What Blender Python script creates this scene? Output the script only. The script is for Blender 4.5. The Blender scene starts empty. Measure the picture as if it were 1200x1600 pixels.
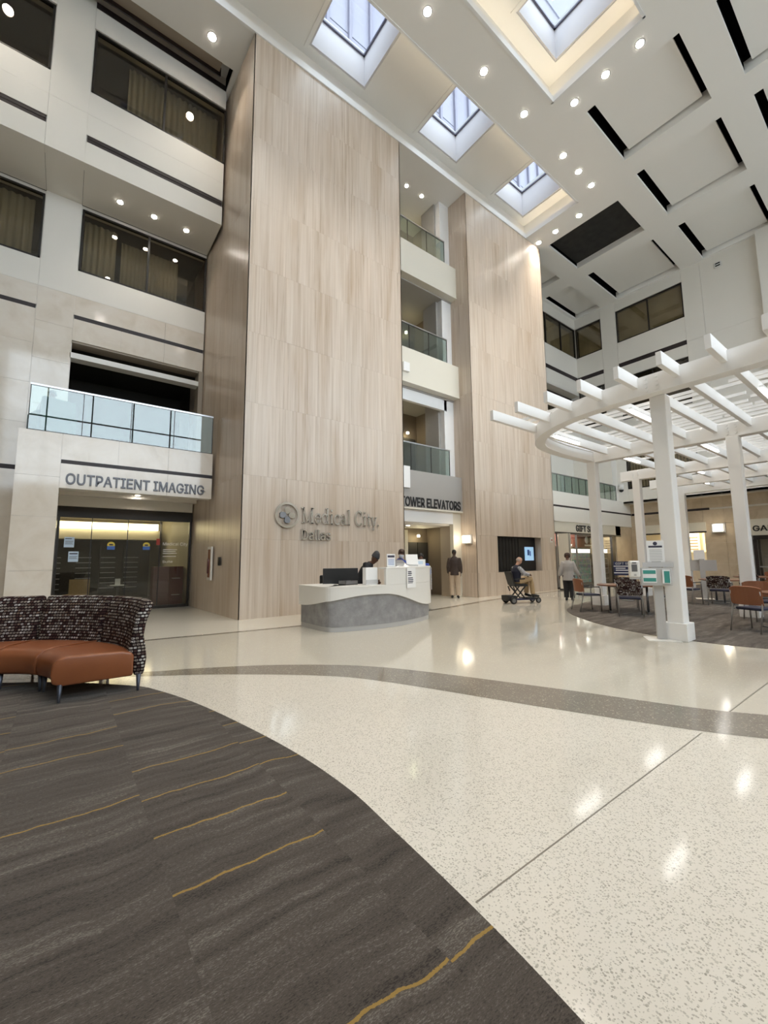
import bpy, bmesh, math, random
from mathutils import Vector, Matrix
random.seed(7)
scene = bpy.context.scene
COL = scene.collection

# ---------------------------------------------------------------- camera
F_PX, YAW, PITCH, ROLL = 655.3346, 0.650293, 0.111909, -0.00870736
CAM = Vector((0.0, 0.0, 1.5))
_f = Vector((math.sin(YAW) * math.cos(PITCH), math.cos(YAW) * math.cos(PITCH), math.sin(PITCH)))
_r = Vector((math.cos(YAW), -math.sin(YAW), 0.0))
_u = _r.cross(_f)
_r2 = _r * math.cos(ROLL) + _u * math.sin(ROLL)
_u2 = -_r * math.sin(ROLL) + _u * math.cos(ROLL)
cam_data = bpy.data.cameras.new('camera')
cam_data.sensor_fit = 'HORIZONTAL'
cam_data.sensor_width = 36.0
cam_data.lens = F_PX * 36.0 / 1200.0
cam_data.clip_end = 500
cam = bpy.data.objects.new('camera', cam_data)
M = Matrix((( _r2.x, _u2.x, -_f.x, CAM.x), (_r2.y, _u2.y, -_f.y, CAM.y), (_r2.z, _u2.z, -_f.z, CAM.z), (0, 0, 0, 1)))
cam.matrix_world = M
COL.objects.link(cam)
scene.camera = cam

# ---------------------------------------------------------------- view, world, daylight
scene.view_settings.view_transform = 'Standard'
scene.view_settings.look = 'None'
scene.view_settings.gamma = 1.0
scene.view_settings.use_curve_mapping = False
scene.view_settings.exposure = 0.28
SKY = 4.2            # overcast daylight
DOWN = 1.0           # scale of all electric downlights
w = bpy.data.worlds.new('overcast_sky')
scene.world = w
w.use_nodes = True
w.node_tree.nodes['Background'].inputs[0].default_value = (0.81, 0.885, 1.0, 1)
w.node_tree.nodes['Background'].inputs[1].default_value = SKY
try:
    scene.cycles.use_denoising = True
    scene.cycles.max_bounces = 8
    scene.cycles.diffuse_bounces = 5
    scene.cycles.glossy_bounces = 4
    scene.cycles.transparent_max_bounces = 16
    scene.cycles.sample_clamp_indirect = 6.0
    scene.cycles.caustics_reflective = False
    scene.cycles.caustics_refractive = False
except Exception:
    pass

def portal(name, loc, rot, sx, sy):
    d = bpy.data.lights.new(name, 'AREA')
    d.shape = 'RECTANGLE'; d.size = sx; d.size_y = sy
    d.cycles.is_portal = True
    o = bpy.data.objects.new(name, d); COL.objects.link(o)
    o.location = loc; o.rotation_euler = rot
    return o
# window wall behind the camera and the roof lights: portals that only guide the sky's own light
portal('daylight_portal', (9.75, -9.3, 11.6), (math.radians(90), 0, 0), 27.5, 10.1)
for _x in (1.65, 6.37, 11.05, 15.75):
    portal('skylight_portal', (_x, 9.65, 19.35), (0, 0, 0), 2.0, 2.0)
for _x in (6.37, 11.08):
    portal('skylight_portal', (_x, 5.15, 19.35), (0, 0, 0), 2.0, 2.0)

# ---------------------------------------------------------------- helpers
class MB:
    """collects simple closed shapes and links them as one mesh"""
    def __init__(s):
        s.v = []; s.f = []; s.sm = []
    def add(s, vs, fs, smooth=False):
        o = len(s.v); s.v += [tuple(p) for p in vs]
        s.f += [tuple(i + o for i in f) for f in fs]; s.sm += [smooth] * len(fs)
        return s
    def box(s, x0, x1, y0, y1, z0, z1):
        vs = [(x0, y0, z0), (x1, y0, z0), (x1, y1, z0), (x0, y1, z0), (x0, y0, z1), (x1, y0, z1), (x1, y1, z1), (x0, y1, z1)]
        return s.add(vs, [(3, 2, 1, 0), (4, 5, 6, 7), (0, 1, 5, 4), (1, 2, 6, 5), (2, 3, 7, 6), (3, 0, 4, 7)])
    def obox(s, c, sx, sy, sz, R):
        vs = []
        for dz in (-.5, .5):
            for dx, dy in ((-.5, -.5), (.5, -.5), (.5, .5), (-.5, .5)):
                vs.append(Vector(c) + R @ Vector((dx * sx, dy * sy, dz * sz)))
        return s.add(vs, [(3, 2, 1, 0), (4, 5, 6, 7), (0, 1, 5, 4), (1, 2, 6, 5), (2, 3, 7, 6), (3, 0, 4, 7)])
    def bar(s, a, b, wdt, hgt, up=(0, 0, 1)):
        a = Vector(a); b = Vector(b); d = (b - a); L = d.length; d.normalize()
        u = Vector(up); side = d.cross(u)
        if side.length < 1e-4: side = d.cross(Vector((0, 1, 0)))
        side.normalize(); u = side.cross(d)
        R = Matrix((d, side, u)).transposed()
        return s.obox((a + b) / 2, L, wdt, hgt, R)
    def prism(s, poly, z0, z1):
        n = len(poly)
        vs = [(p[0], p[1], z0) for p in poly] + [(p[0], p[1], z1) for p in poly]
        fs = [tuple(range(n - 1, -1, -1)), tuple(range(n, 2 * n))] + [(i, (i + 1) % n, n + (i + 1) % n, n + i) for i in range(n)]
        return s.add(vs, fs)
    def tube(s, pts, rad, seg=10, smooth=True, side=None, caps=True):
        pts = [Vector(p) for p in pts]; n = len(pts)
        if not isinstance(rad, (list, tuple)): rad = [rad] * n
        rings = []; ref = Vector(side) if side is not None else None
        for i, p in enumerate(pts):
            t = (pts[min(i + 1, n - 1)] - pts[max(i - 1, 0)])
            if t.length < 1e-9: t = Vector((0, 0, 1))
            t.normalize()
            if ref is None:
                ref = Vector((1, 0, 0)) if abs(t.x) < .8 else Vector((0, 1, 0))
            a = (ref - t * ref.dot(t))
            if a.length < 1e-5: a = t.orthogonal()
            a.normalize(); b = t.cross(a)
            r = rad[i]; ra, rb = r if isinstance(r, (tuple, list)) else (r, r)
            rings.append([p + a * ra * math.cos(2 * math.pi * k / seg) + b * rb * math.sin(2 * math.pi * k / seg) for k in range(seg)])
        vs = [q for rg in rings for q in rg]; fs = []
        for i in range(n - 1):
            for k in range(seg):
                k2 = (k + 1) % seg
                fs.append((i * seg + k, i * seg + k2, (i + 1) * seg + k2, (i + 1) * seg + k))
        s.add(vs, fs, smooth)
        if caps:
            o = len(s.v) - len(vs)
            s.f.append(tuple(o + k for k in range(seg - 1, -1, -1))); s.sm.append(False)
            s.f.append(tuple(o + (n - 1) * seg + k for k in range(seg))); s.sm.append(False)
        return s
    def ellipsoid(s, c, r, seg=12, rings=8, R=None):
        c = Vector(c); pts = []; R = R or Matrix.Identity(3)
        vs = [c + R @ Vector((0, 0, -r[2]))]
        for i in range(1, rings):
            a = -math.pi / 2 + math.pi * i / rings
            for k in range(seg):
                t = 2 * math.pi * k / seg
                vs.append(c + R @ Vector((r[0] * math.cos(a) * math.cos(t), r[1] * math.cos(a) * math.sin(t), r[2] * math.sin(a))))
        vs.append(c + R @ Vector((0, 0, r[2])))
        fs = [(0, 1 + (k + 1) % seg, 1 + k) for k in range(seg)]
        for i in range(rings - 2):
            for k in range(seg):
                a = 1 + i * seg + k; b = 1 + i * seg + (k + 1) % seg
                fs.append((a, b, b + seg, a + seg))
        l = len(vs) - 1; o = 1 + (rings - 2) * seg
        fs += [(o + k, o + (k + 1) % seg, l) for k in range(seg)]
        return s.add(vs, fs, True)
    def cyl(s, a, b, r, seg=14, r2=None, smooth=True):
        return s.tube([a, b], [r, r if r2 is None else r2], seg, smooth)
    def sweep(s, path, prof, closed=False, smooth=False):
        """profile of (offset to the right of travel, z) swept along a plan path"""
        n = len(path); m = len(prof); vs = []
        for i, p in enumerate(path):
            if closed: a = path[i - 1]; b = path[(i + 1) % n]
            else: a = path[max(i - 1, 0)]; b = path[min(i + 1, n - 1)]
            t = Vector((b[0] - a[0], b[1] - a[1])); t.normalize(); nr = Vector((t.y, -t.x))
            for q in prof: vs.append((p[0] + nr.x * q[0], p[1] + nr.y * q[0], q[1]))
        fs = []
        for i in range(n if closed else n - 1):
            j = (i + 1) % n
            for k in range(m):
                k2 = (k + 1) % m
                fs.append((i * m + k, j * m + k, j * m + k2, i * m + k2))
        if not closed:
            fs.append(tuple(range(m))); fs.append(tuple((n - 1) * m + k for k in range(m - 1, -1, -1)))
        return s.add(vs, fs, smooth)
    def mesh(s, name, mat=None):
        me = bpy.data.meshes.new(name)
        me.from_pydata(s.v, [], s.f)
        if any(s.sm): me.polygons.foreach_set('use_smooth', s.sm)
        if mat is not None: me.materials.append(mat)
        me.update()
        bm = bmesh.new(); bm.from_mesh(me); bmesh.ops.recalc_face_normals(bm, faces=bm.faces); bm.to_mesh(me); bm.free()
        return me
    def build(s, name, mat=None, parent=None, bevel=0):
        return link(name, s.mesh(name, mat), parent, bevel)

def link(name, me, parent=None, bevel=0):
    o = bpy.data.objects.new(name, me); COL.objects.link(o)
    if parent is not None:
        o.parent = parent
    if bevel:
        md = o.modifiers.new('bevel', 'BEVEL'); md.width = bevel; md.segments = 2; md.limit_method = 'ANGLE'
    return o

def empty(name, loc=(0, 0, 0), rz=0.0, parent=None):
    o = bpy.data.objects.new(name, None); COL.objects.link(o)
    o.location = loc; o.rotation_euler = (0, 0, rz); o.empty_display_size = .1
    if parent is not None: o.parent = parent
    return o
def tag(o, label, cat, group=None):
    o['label'] = label; o['category'] = cat
    if group: o['group'] = group
    return o
def struct(o, label=None):
    o['kind'] = 'structure'
    if label: o['label'] = label
    return o
def copy_tree(o, parent=None):
    c = o.copy(); COL.objects.link(c); c.parent = parent
    for ch in list(o.children): copy_tree(ch, c)
    return c
def cells(u0, u1, v0, v1, holes):
    us = sorted({u0, u1, *[min(max(h[i], u0), u1) for h in holes for i in (0, 1)]})
    vs = sorted({v0, v1, *[min(max(h[i], v0), v1) for h in holes for i in (2, 3)]})
    out = []
    for i in range(len(us) - 1):
        for j in range(len(vs) - 1):
            cu, cv = (us[i] + us[i + 1]) / 2, (vs[j] + vs[j + 1]) / 2
            if not any(h[0] < cu < h[1] and h[2] < cv < h[3] for h in holes):
                out.append((us[i], us[i + 1], vs[j], vs[j + 1]))
    return out
def spline(pts, n=8):
    out = []
    P = [Vector(p) for p in pts]
    for i in range(len(P) - 1):
        p0 = P[max(i - 1, 0)]; p1 = P[i]; p2 = P[i + 1]; p3 = P[min(i + 2, len(P) - 1)]
        for k in range(n):
            t = k / n
            out.append(.5 * ((2 * p1) + (p2 - p0) * t + (2 * p0 - 5 * p1 + 4 * p2 - p3) * t * t + (3 * p1 - p0 - 3 * p2 + p3) * t ** 3))
    out.append(P[-1])
    return [tuple(p) for p in out]

# ---------------------------------------------------------------- materials
MAT = {}
def mat(name, col, rough=.5, metal=0.0, spec=.5, coat=0.0, emit=None, estr=0.0, sheen=0.0):
    m = bpy.data.materials.new(name); m.use_nodes = True
    b = m.node_tree.nodes['Principled BSDF']
    b.inputs['Base Color'].default_value = (*col, 1)
    b.inputs['Roughness'].default_value = rough
    b.inputs['Metallic'].default_value = metal
    b.inputs['Specular IOR Level'].default_value = spec
    if coat: b.inputs['Coat Weight'].default_value = coat; b.inputs['Coat Roughness'].default_value = .08
    if sheen: b.inputs['Sheen Weight'].default_value = sheen
    if emit: b.inputs['Emission Color'].default_value = (*emit, 1); b.inputs['Emission Strength'].default_value = estr
    MAT[name] = m
    return m
class NT:
    def __init__(s, m):
        s.t = m.node_tree; s.b = s.t.nodes['Principled BSDF']
    def n(s, typ, **kw):
        nd = s.t.nodes.new(typ)
        for k, v in kw.items():
            if k == 'op': nd.operation = v
            else: setattr(nd, k, v)
        return nd
    def l(s, a, b): s.t.links.new(a, b)
    def val(s, sock, v):
        if hasattr(v, 'is_linked') or hasattr(v, 'links'): s.l(v, sock)
        else: sock.default_value = v
    def math(s, op, a, b=0.0, c=0.0, clamp=False):
        nd = s.n('ShaderNodeMath', op=op); nd.use_clamp = clamp
        s.val(nd.inputs[0], a); s.val(nd.inputs[1], b)
        if op in ('MULTIPLY_ADD', 'COMPARE', 'SMOOTH_MIN', 'WRAP'): s.val(nd.inputs[2], c)
        return nd.outputs[0]
    def pos(s): return s.n('ShaderNodeNewGeometry').outputs['Position']
    def objco(s): return s.n('ShaderNodeTexCoord').outputs['Object']
    def scale(s, v, sc, off=(0, 0, 0)):
        mp = s.n('ShaderNodeMapping'); mp.inputs['Scale'].default_value = sc; mp.inputs['Location'].default_value = off
        s.l(v, mp.inputs['Vector']); return mp.outputs[0]
    def noise(s, v, sc=5, det=2, rough=.5, dist=0.0):
        nd = s.n('ShaderNodeTexNoise'); nd.inputs['Scale'].default_value = sc; nd.inputs['Detail'].default_value = det
        nd.inputs['Roughness'].default_value = rough; nd.inputs['Distortion'].default_value = dist
        if v is not None: s.l(v, nd.inputs['Vector'])
        return nd.outputs['Fac']
    def ramp(s, f, stops, interp='LINEAR'):
        r = s.n('ShaderNodeValToRGB'); r.color_ramp.interpolation = interp
        e = r.color_ramp.elements
        while len(e) < len(stops): e.new(.5)
        for i, (p, c) in enumerate(stops):
            e[i].position = p; e[i].color = (*c, 1) if len(c) == 3 else c
        s.l(f, r.inputs[0]); return r.outputs[0]
    def mix(s, f, a, b, mode='MIX'):
        nd = s.n('ShaderNodeMix'); nd.data_type = 'RGBA'; nd.blend_type = mode
        s.val(nd.inputs[0], f)
        for sock, v in ((nd.inputs[6], a), (nd.inputs[7], b)):
            if isinstance(v, tuple): sock.default_value = (*v, 1) if len(v) == 3 else v
            else: s.l(v, sock)
        return nd.outputs[2]
    def sep(s, v):
        nd = s.n('ShaderNodeSeparateXYZ'); s.l(v, nd.inputs[0]); return nd.outputs
    def comb(s, x, y, z):
        nd = s.n('ShaderNodeCombineXYZ')
        for i, q in enumerate((x, y, z)): s.val(nd.inputs[i], q)
        return nd.outputs[0]
    def white(s, v):
        nd = s.n('ShaderNodeTexWhiteNoise'); nd.noise_dimensions = '3D'; s.l(v, nd.inputs['Vector']); return nd.outputs['Value']
    def base(s, c): s.l(c, s.b.inputs['Base Color'])
    def bump(s, h, strength=.2, dist=.01):
        nd = s.n('ShaderNodeBump'); nd.inputs['Strength'].default_value = strength; nd.inputs['Distance'].default_value = dist
        s.l(h, nd.inputs['Height']); s.l(nd.outputs[0], s.b.inputs['Normal'])
def rnd(s):
    return s.n('ShaderNodeObjectInfo').outputs['Random']

# paints and plain finishes
mat('white_paint', (.80, .775, .715), .55)
mat('ceiling_paint', (.88, .87, .84), .6)
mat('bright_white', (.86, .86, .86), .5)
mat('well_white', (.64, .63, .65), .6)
mat('pergola_white', (.90, .89, .875), .42)
mat('cream_fascia', (.72, .69, .60), .5)
mat('grey_fascia', (.36, .345, .325), .55)
mat('taupe_wall', (.37, .315, .25), .6)
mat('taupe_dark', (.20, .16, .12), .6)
mat('lobby_grey', (.40, .385, .36), .6)
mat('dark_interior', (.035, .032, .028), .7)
mat('room_interior', (.16, .14, .11), .7)
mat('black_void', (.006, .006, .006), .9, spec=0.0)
mat('dark_bronze', (.018, .014, .012), .35, spec=.5)
mat('strip_bronze', (.022, .014, .016), .45)
mat('black_plastic', (.012, .012, .013), .4)
mat('chrome', (.82, .81, .78), .12, 1.0)
mat('steel', (.55, .55, .56), .28, 1.0)
mat('grey_metal', (.26, .265, .28), .35, .9)
mat('brushed_letter', (.13, .13, .14), .35, .7)
mat('black_letter', (.012, .012, .014), .4)
mat('paper', (.88, .88, .88), .7)
mat('paper_blue', (.62, .74, .86), .7)
mat('ink', (.05, .05, .08), .7)
mat('navy', (.03, .035, .10), .6)
mat('navy_seat', (.022, .024, .055), .6)
mat('yellow_print', (.75, .58, .08), .6)
mat('blue_print', (.06, .16, .50), .6)
mat('teal_box', (.05, .30, .26), .5)
mat('teal_fabric', (.10, .20, .20), .8)
mat('maroon', (.10, .028, .030), .35)
mat('wood_brown', (.24, .085, .035), .35)
mat('table_wood', (.22, .10, .055), .3)
mat('white_solid', (.80, .785, .75), .3)
mat('stand_grey', (.50, .49, .48), .4)
mat('acrylic', (.60, .60, .60), .25)
mat('red_print', (.42, .05, .03), .6)
mat('skin_brown', (.12, .055, .032), .5)
mat('skin_dark', (.055, .028, .018), .5)
mat('skin_pale', (.56, .32, .23), .5)
mat('hair_black', (.012, .010, .009), .6)
mat('hair_brown', (.045, .022, .014), .6)
mat('hair_grey', (.36, .30, .26), .7)
mat('coat_black', (.014, .014, .017), .75)
mat('beanie_grey', (.055, .055, .06), .9)
mat('scrub_blue', (.025, .06, .34), .75)
mat('jacket_brown', (.045, .030, .026), .75)
mat('trouser_tan', (.50, .40, .30), .8)
mat('cardigan_grey', (.42, .40, .39), .85)
mat('trouser_black', (.012, .012, .014), .75)
mat('vest_navy', (.012, .013, .03), .75)
mat('khaki', (.44, .31, .17), .8)
mat('shoe_black', (.01, .01, .01), .5)
mat('mask_white', (.70, .76, .82), .8)
mat('shirt_white', (.62, .62, .62), .8)
mat('glove_blue', (.18, .22, .50), .5)
mat('eye_dark', (.02, .015, .012), .3)
mat('rubber', (.012, .012, .012), .7)
mat('exterior_ground', (.46, .46, .44), .8)
mat('sensor_white', (.75, .75, .73), .4)
mat('divider_metal', (.30, .28, .24), .3, .6)
mat('glow_sign', (.9, .9, .85), .5, emit=(1, .95, .85), estr=3.0)

def emissive(name, col, s, sample=True):
    m = mat(name, (.9, .9, .88), .5, emit=col, estr=s)
    if not sample:
        try: m.cycles.emission_sampling = 'NONE'
        except Exception: pass
    return m
emissive('lamp_lens', (1.0, .93, .82), 60.0, False)
emissive('cove_strip', (1.0, .83, .60), 4.2)
emissive('tube_light', (1.0, .97, .93), 12.0)
emissive('sconce_glow', (1.0, .90, .72), 2.2)
emissive('room_cove', (1.0, .84, .50), 4.5)
emissive('elevator_lamp', (1.0, .90, .62), 10.0)
emissive('shop_panel', (1.0, .95, .84), 4.0)
emissive('menu_board', (1.0, .74, .36), 1.0)

def glass(name, tint=(1, 1, 1), f0=.06):
    m = bpy.data.materials.new(name); m.use_nodes = True; t = m.node_tree
    for nd in list(t.nodes):
        if nd.type != 'OUTPUT_MATERIAL': t.nodes.remove(nd)
    out = [nd for nd in t.nodes if nd.type == 'OUTPUT_MATERIAL'][0]
    g = t.nodes.new('ShaderNodeNewGeometry'); dot = t.nodes.new('ShaderNodeVectorMath'); dot.operation = 'DOT_PRODUCT'
    t.links.new(g.outputs['Normal'], dot.inputs[0]); t.links.new(g.outputs['Incoming'], dot.inputs[1])
    def mth(op, a, b):
        nd = t.nodes.new('ShaderNodeMath'); nd.operation = op
        for i, v in enumerate((a, b)):
            if isinstance(v, float): nd.inputs[i].default_value = v
            else: t.links.new(v, nd.inputs[i])
        return nd.outputs[0]
    c = mth('ABSOLUTE', dot.outputs['Value'], 0.0)
    p = mth('POWER', mth('SUBTRACT', 1.0, c), 5.0)
    f = mth('ADD', mth('MULTIPLY', p, 1.0 - f0), f0)
    tr = t.nodes.new('ShaderNodeBsdfTransparent'); tr.inputs[0].default_value = (*tint, 1)
    gl = t.nodes.new('ShaderNodeBsdfGlossy'); gl.inputs['Roughness'].default_value = 0.0; gl.inputs[0].default_value = (1, 1, 1, 1)
    mx = t.nodes.new('ShaderNodeMixShader'); t.links.new(f, mx.inputs[0]); t.links.new(tr.outputs[0], mx.inputs[1]); t.links.new(gl.outputs[0], mx.inputs[2])
    t.links.new(mx.outputs[0], out.inputs[0]); MAT[name] = m
    return m
glass('clear_glass', (.96, .98, .97), .045)
glass('green_glass', (.66, .74, .71), .115)
glass('tinted_glass', (.78, .75, .68), .06)
glass('door_glass', (.88, .88, .84), .04)

# travertine, vertical grain
m = mat('travertine', (.6, .5, .4), .32, spec=.45); N = NT(m)
p = N.pos(); r = rnd(N)
po = N.n('ShaderNodeVectorMath', op='ADD'); N.l(p, po.inputs[0]); N.l(N.comb(N.math('MULTIPLY', r, .25), 0.0, N.math('MULTIPLY', r, 1.6)), po.inputs[1])
v = po.outputs[0]
fine = N.noise(N.scale(v, (16, 16, .34)), 1.0, 4, .62, .35)
broad = N.noise(N.scale(v, (2.2, 2.2, .22)), 1.0, 3, .55, .3)
cloud = N.noise(N.scale(v, (.5, .5, .35)), 1.0, 2)
c1 = N.ramp(fine, [(.26, (.43, .335, .245)), (.44, (.57, .475, .385)), (.60, (.63, .54, .455)), (.78, (.69, .61, .53))])
c2 = N.ramp(broad, [(.30, (.80, .72, .62)), (.5, (1, 1, 1)), (.7, (1.06, 1.04, 1.02))])
c3 = N.mix(.75, c1, c2, 'MULTIPLY')
c4 = N.mix(N.math('MULTIPLY', N.math('SUBTRACT', cloud, .45, clamp=True), .9), c3, (.66, .60, .53))
N.base(N.mix(N.math('MULTIPLY', N.math('SUBTRACT', r, .5), .10), c4, (.95, .9, .82)))
N.l(N.math('MULTIPLY_ADD', fine, .18, .22), N.b.inputs['Roughness'])

# polished cream marble on the lower walls
m = mat('marble', (.70, .64, .55), .08, spec=.6, coat=.5); N = NT(m)
v = N.pos(); r = rnd(N)
a = N.noise(v, 1.3, 4, .6, .8); b = N.noise(v, 9, 3, .6)
c = N.ramp(a, [(.3, (.69, .615, .515)), (.5, (.77, .70, .61)), (.72, (.82, .765, .69))])
c = N.mix(N.math('MULTIPLY', b, .14), c, (.64, .56, .46))
N.base(N.mix(N.math('MULTIPLY', r, .14), c, (.80, .74, .66)))

m = mat('beige_stone', (.56, .46, .33), .3, spec=.45); N = NT(m)
N.base(N.mix(N.math('MULTIPLY', rnd(N), .25), N.ramp(N.noise(N.pos(), 1.6, 4, .6, .5), [(.3, (.48, .385, .265)), (.5, (.56, .46, .335)), (.7, (.63, .535, .41))]), (.66, .57, .44)))
def terrazzo(name, base, chips, sc=70.0, thr=.38, rough=.10, amount=.45):
    m = mat(name, base, rough, spec=.55); N = NT(m)
    v = N.pos()
    vv = N.scale(v, (sc, sc, sc))
    warp = N.n('ShaderNodeVectorMath', op='ADD'); N.l(vv, warp.inputs[0])
    nc = N.n('ShaderNodeTexNoise'); nc.inputs['Scale'].default_value = 1.3; N.l(vv, nc.inputs['Vector'])
    N.l(nc.outputs['Color'], warp.inputs[1])
    vo = N.n('ShaderNodeTexVoronoi'); vo.inputs['Scale'].default_value = 1.0; N.l(warp.outputs[0], vo.inputs['Vector'])
    h = N.sep(vo.outputs['Color'])
    isin = N.math('LESS_THAN', vo.outputs['Distance'], N.math('MULTIPLY', h[1], thr * 1.5))
    pick = N.math('LESS_THAN', h[0], amount)
    f = N.math('MULTIPLY', isin, pick)
    chip = N.ramp(h[2], [(.0, chips[0]), (.5, chips[1]), (1.0, chips[2])])
    big = N.noise(v, .8, 3)
    b0 = N.mix(big, base, tuple(x * .94 for x in base))
    N.base(N.mix(N.math('MULTIPLY', f, .85), b0, chip))
    return m
terrazzo('terrazzo_white', (.725, .685, .61), ((.36, .34, .29), (.50, .475, .41), (.28, .26, .22)), 105, .42, .10, .80)
terrazzo('terrazzo_beige', (.58, .545, .47), ((.50, .46, .38), (.70, .66, .56), (.40, .36, .30)), 62, .4, .09, .5)
terrazzo('terrazzo_dark', (.22, .195, .16), ((.42, .38, .31), (.12, .10, .085), (.55, .50, .42)), 75, .45, .12, .6)
terrazzo('terrazzo_cream', (.69, .655, .575), ((.60, .55, .46), (.80, .75, .66), (.50, .46, .38)), 62, .36, .12, .4)

# carpet with wavy streaks, in planks 0.76 m long
def carpet(name, gold=True, sc=1.0, dark=1.0):
    m = mat(name, (.08, .07, .06), .95, spec=.1, sheen=.1); N = NT(m)
    p = N.sep(N.pos()); x = p[0]; y = p[1]
    vw = .38
    row = N.math('FLOOR', N.math('DIVIDE', y, vw))
    xs = N.math('DIVIDE', N.math('ADD', x, .28), .76)
    tile = N.math('FLOOR', N.math('ADD', xs, N.math('MULTIPLY', N.white(N.comb(row, 3.1, 0.0)), 0.0)))
    rt = N.white(N.comb(tile, 1.7, 5.0))
    wob = N.noise(N.comb(N.math('MULTIPLY', x, 2.0), N.math('MULTIPLY', y, .8), N.math('MULTIPLY', rt, 40.0)), 1.0, 3, .55)
    yv = N.math('ADD', N.math('ADD', y, N.math('MULTIPLY', wob, .20)), N.math('MULTIPLY', rt, .9))
    st = N.noise(N.comb(N.math('MULTIPLY', x, .9), N.math('MULTIPLY', yv, 11.0 * sc), rt), 1.0, 4, .65)
    sp = N.noise(N.scale(N.pos(), (1, 1, 1)), 330.0, 2, .8)
    sp2 = N.noise(N.comb(N.math('MULTIPLY', x, 60.0), N.math('MULTIPLY', y, 190.0), 0.0), 1.0, 2, .7)
    d = dark
    mixv = N.math('ADD', N.math('MULTIPLY_ADD', N.math('SUBTRACT', st, .5), 1.15, .5), N.math('MULTIPLY', N.math('SUBTRACT', sp2, .5), 1.0))
    c = N.ramp(mixv, [(.24, (.030 * d, .024 * d, .020 * d)), (.40, (.080 * d, .066 * d, .055 * d)), (.58, (.100 * d, .084 * d, .071 * d)), (.70, (.170 * d, .150 * d, .130 * d)), (.9, (.27 * d, .245 * d, .215 * d))])
    c = N.mix(N.math('MULTIPLY', N.math('SUBTRACT', sp, .42, clamp=True), 1.6), c, (.03 * d, .025 * d, .02 * d))
    if gold:
        yg = N.math('ADD', N.math('ADD', y, N.math('MULTIPLY', wob, .20)), N.math('MULTIPLY', rt, 3.7))
        fr = N.math('ABSOLUTE', N.math('SUBTRACT', N.math('FRACT', N.math('DIVIDE', yg, .47)), .5))
        ln = N.math('LESS_THAN', fr, N.math('MULTIPLY_ADD', sp2, .030, .0))
        cell = N.math('FLOOR', N.math('DIVIDE', yg, .47))
        on = N.math('GREATER_THAN', N.white(N.comb(tile, cell, 9.0)), .42)
        c = N.mix(N.math('MULTIPLY', N.math('MULTIPLY', ln, on), .9), c, (.34, .215, .055))
    N.base(c)
    N.bump(sp, .5, .006)
    return m
carpet('carpet_lounge')
carpet('carpet_cafe', False, .8, 1.25)

# leather, fabric with a grid of small rounded tiles, brushed concrete laminate
m = mat('leather', (.27, .088, .032), .33, spec=.5, coat=.15); N = NT(m)
N.base(N.mix(N.noise(N.pos(), 6, 3), (.235, .075, .028), (.31, .105, .040))); N.bump(N.noise(N.pos(), 220, 2), .08, .003)
def tile_fabric(name, sx, sz, cyl=None):
    m = mat(name, (.05, .03, .03), .9, spec=.1); N = NT(m)
    o = N.sep(N.objco())
    if cyl:
        ang = N.math('ARCTAN2', o[1], o[0]); u = N.math('MULTIPLY', ang, cyl)
        rad = N.math('SQRT', N.math('ADD', N.math('MULTIPLY', o[0], o[0]), N.math('MULTIPLY', o[1], o[1])))
        u = N.math('ADD', u, rad)
    else:
        u = N.math('ADD', o[0], o[1])
    uu = N.math('DIVIDE', u, sx); vv = N.math('DIVIDE', o[2], sz)
    row = N.math('FLOOR', vv)
    uu = N.math('ADD', uu, N.math('MULTIPLY', N.white(N.comb(row, 2.0, 1.0)), 2.0))
    fu = N.math('ABSOLUTE', N.math('SUBTRACT', N.math('FRACT', uu), .5)); fv = N.math('ABSOLUTE', N.math('SUBTRACT', N.math('FRACT', vv), .5))
    d = N.math('POWER', N.math('ADD', N.math('POWER', N.math('DIVIDE', fu, .38), 4.0), N.math('POWER', N.math('DIVIDE', fv, .30), 4.0)), .25)
    ins = N.math('LESS_THAN', d, 1.0)
    core = N.math('LESS_THAN', d, .45)
    idc = N.comb(N.math('FLOOR', uu), row, 4.0)
    h = N.white(idc); h2 = N.white(N.comb(N.math('FLOOR', uu), row, 8.0))
    c = N.ramp(h, [(0, (.045, .024, .022)), (.26, (.085, .045, .040)), (.28, (.20, .17, .145)), (.60, (.33, .29, .25)), (.78, (.18, .115, .08)), (.80, (.58, .55, .52)), (1, (.46, .44, .42))])
    c = N.mix(N.math('MULTIPLY', core, N.math('GREATER_THAN', h2, .5)), c, (.05, .03, .028))
    N.base(N.mix(ins, (.018, .010, .011), c))
    return m
tile_fabric('sofa_fabric', .040, .036, 1.95)
tile_fabric('chair_fabric', .055, .032)
m = mat('concrete_laminate', (.29, .285, .29), .45); N = NT(m)
N.base(N.ramp(N.noise(N.pos(), 4.5, 5, .65), [(.3, (.22, .215, .22)), (.5, (.285, .28, .285)), (.7, (.36, .355, .36))]))
m = mat('sheer_curtain', (.46, .42, .33), .9, spec=.05)
m = mat('blind_fabric', (.22, .195, .135), .8); N = NT(m)
N.base(N.ramp(N.noise(N.pos(), .9, 3), [(.3, (.42, .37, .26)), (.7, (.60, .54, .40))]))
m = mat('mesh_panel', (.012, .012, .011), .8); N = NT(m)
N.base(N.ramp(N.noise(N.pos(), 3, 4), [(.3, (.008, .008, .008)), (.7, (.022, .022, .02))]))
m = mat('tower_glass', (.50, .51, .58), .7, spec=.08); N = NT(m)
N.base(N.mix(rnd(N), (.235, .24, .30), (.28, .28, .33)))
mat('tower_mullion', (.14, .14, .19), .5)
mat('tower_joint', (.19, .19, .22), .6)
m = mat('plaid_shirt', (.5, .5, .5), .85); N = NT(m)
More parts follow.
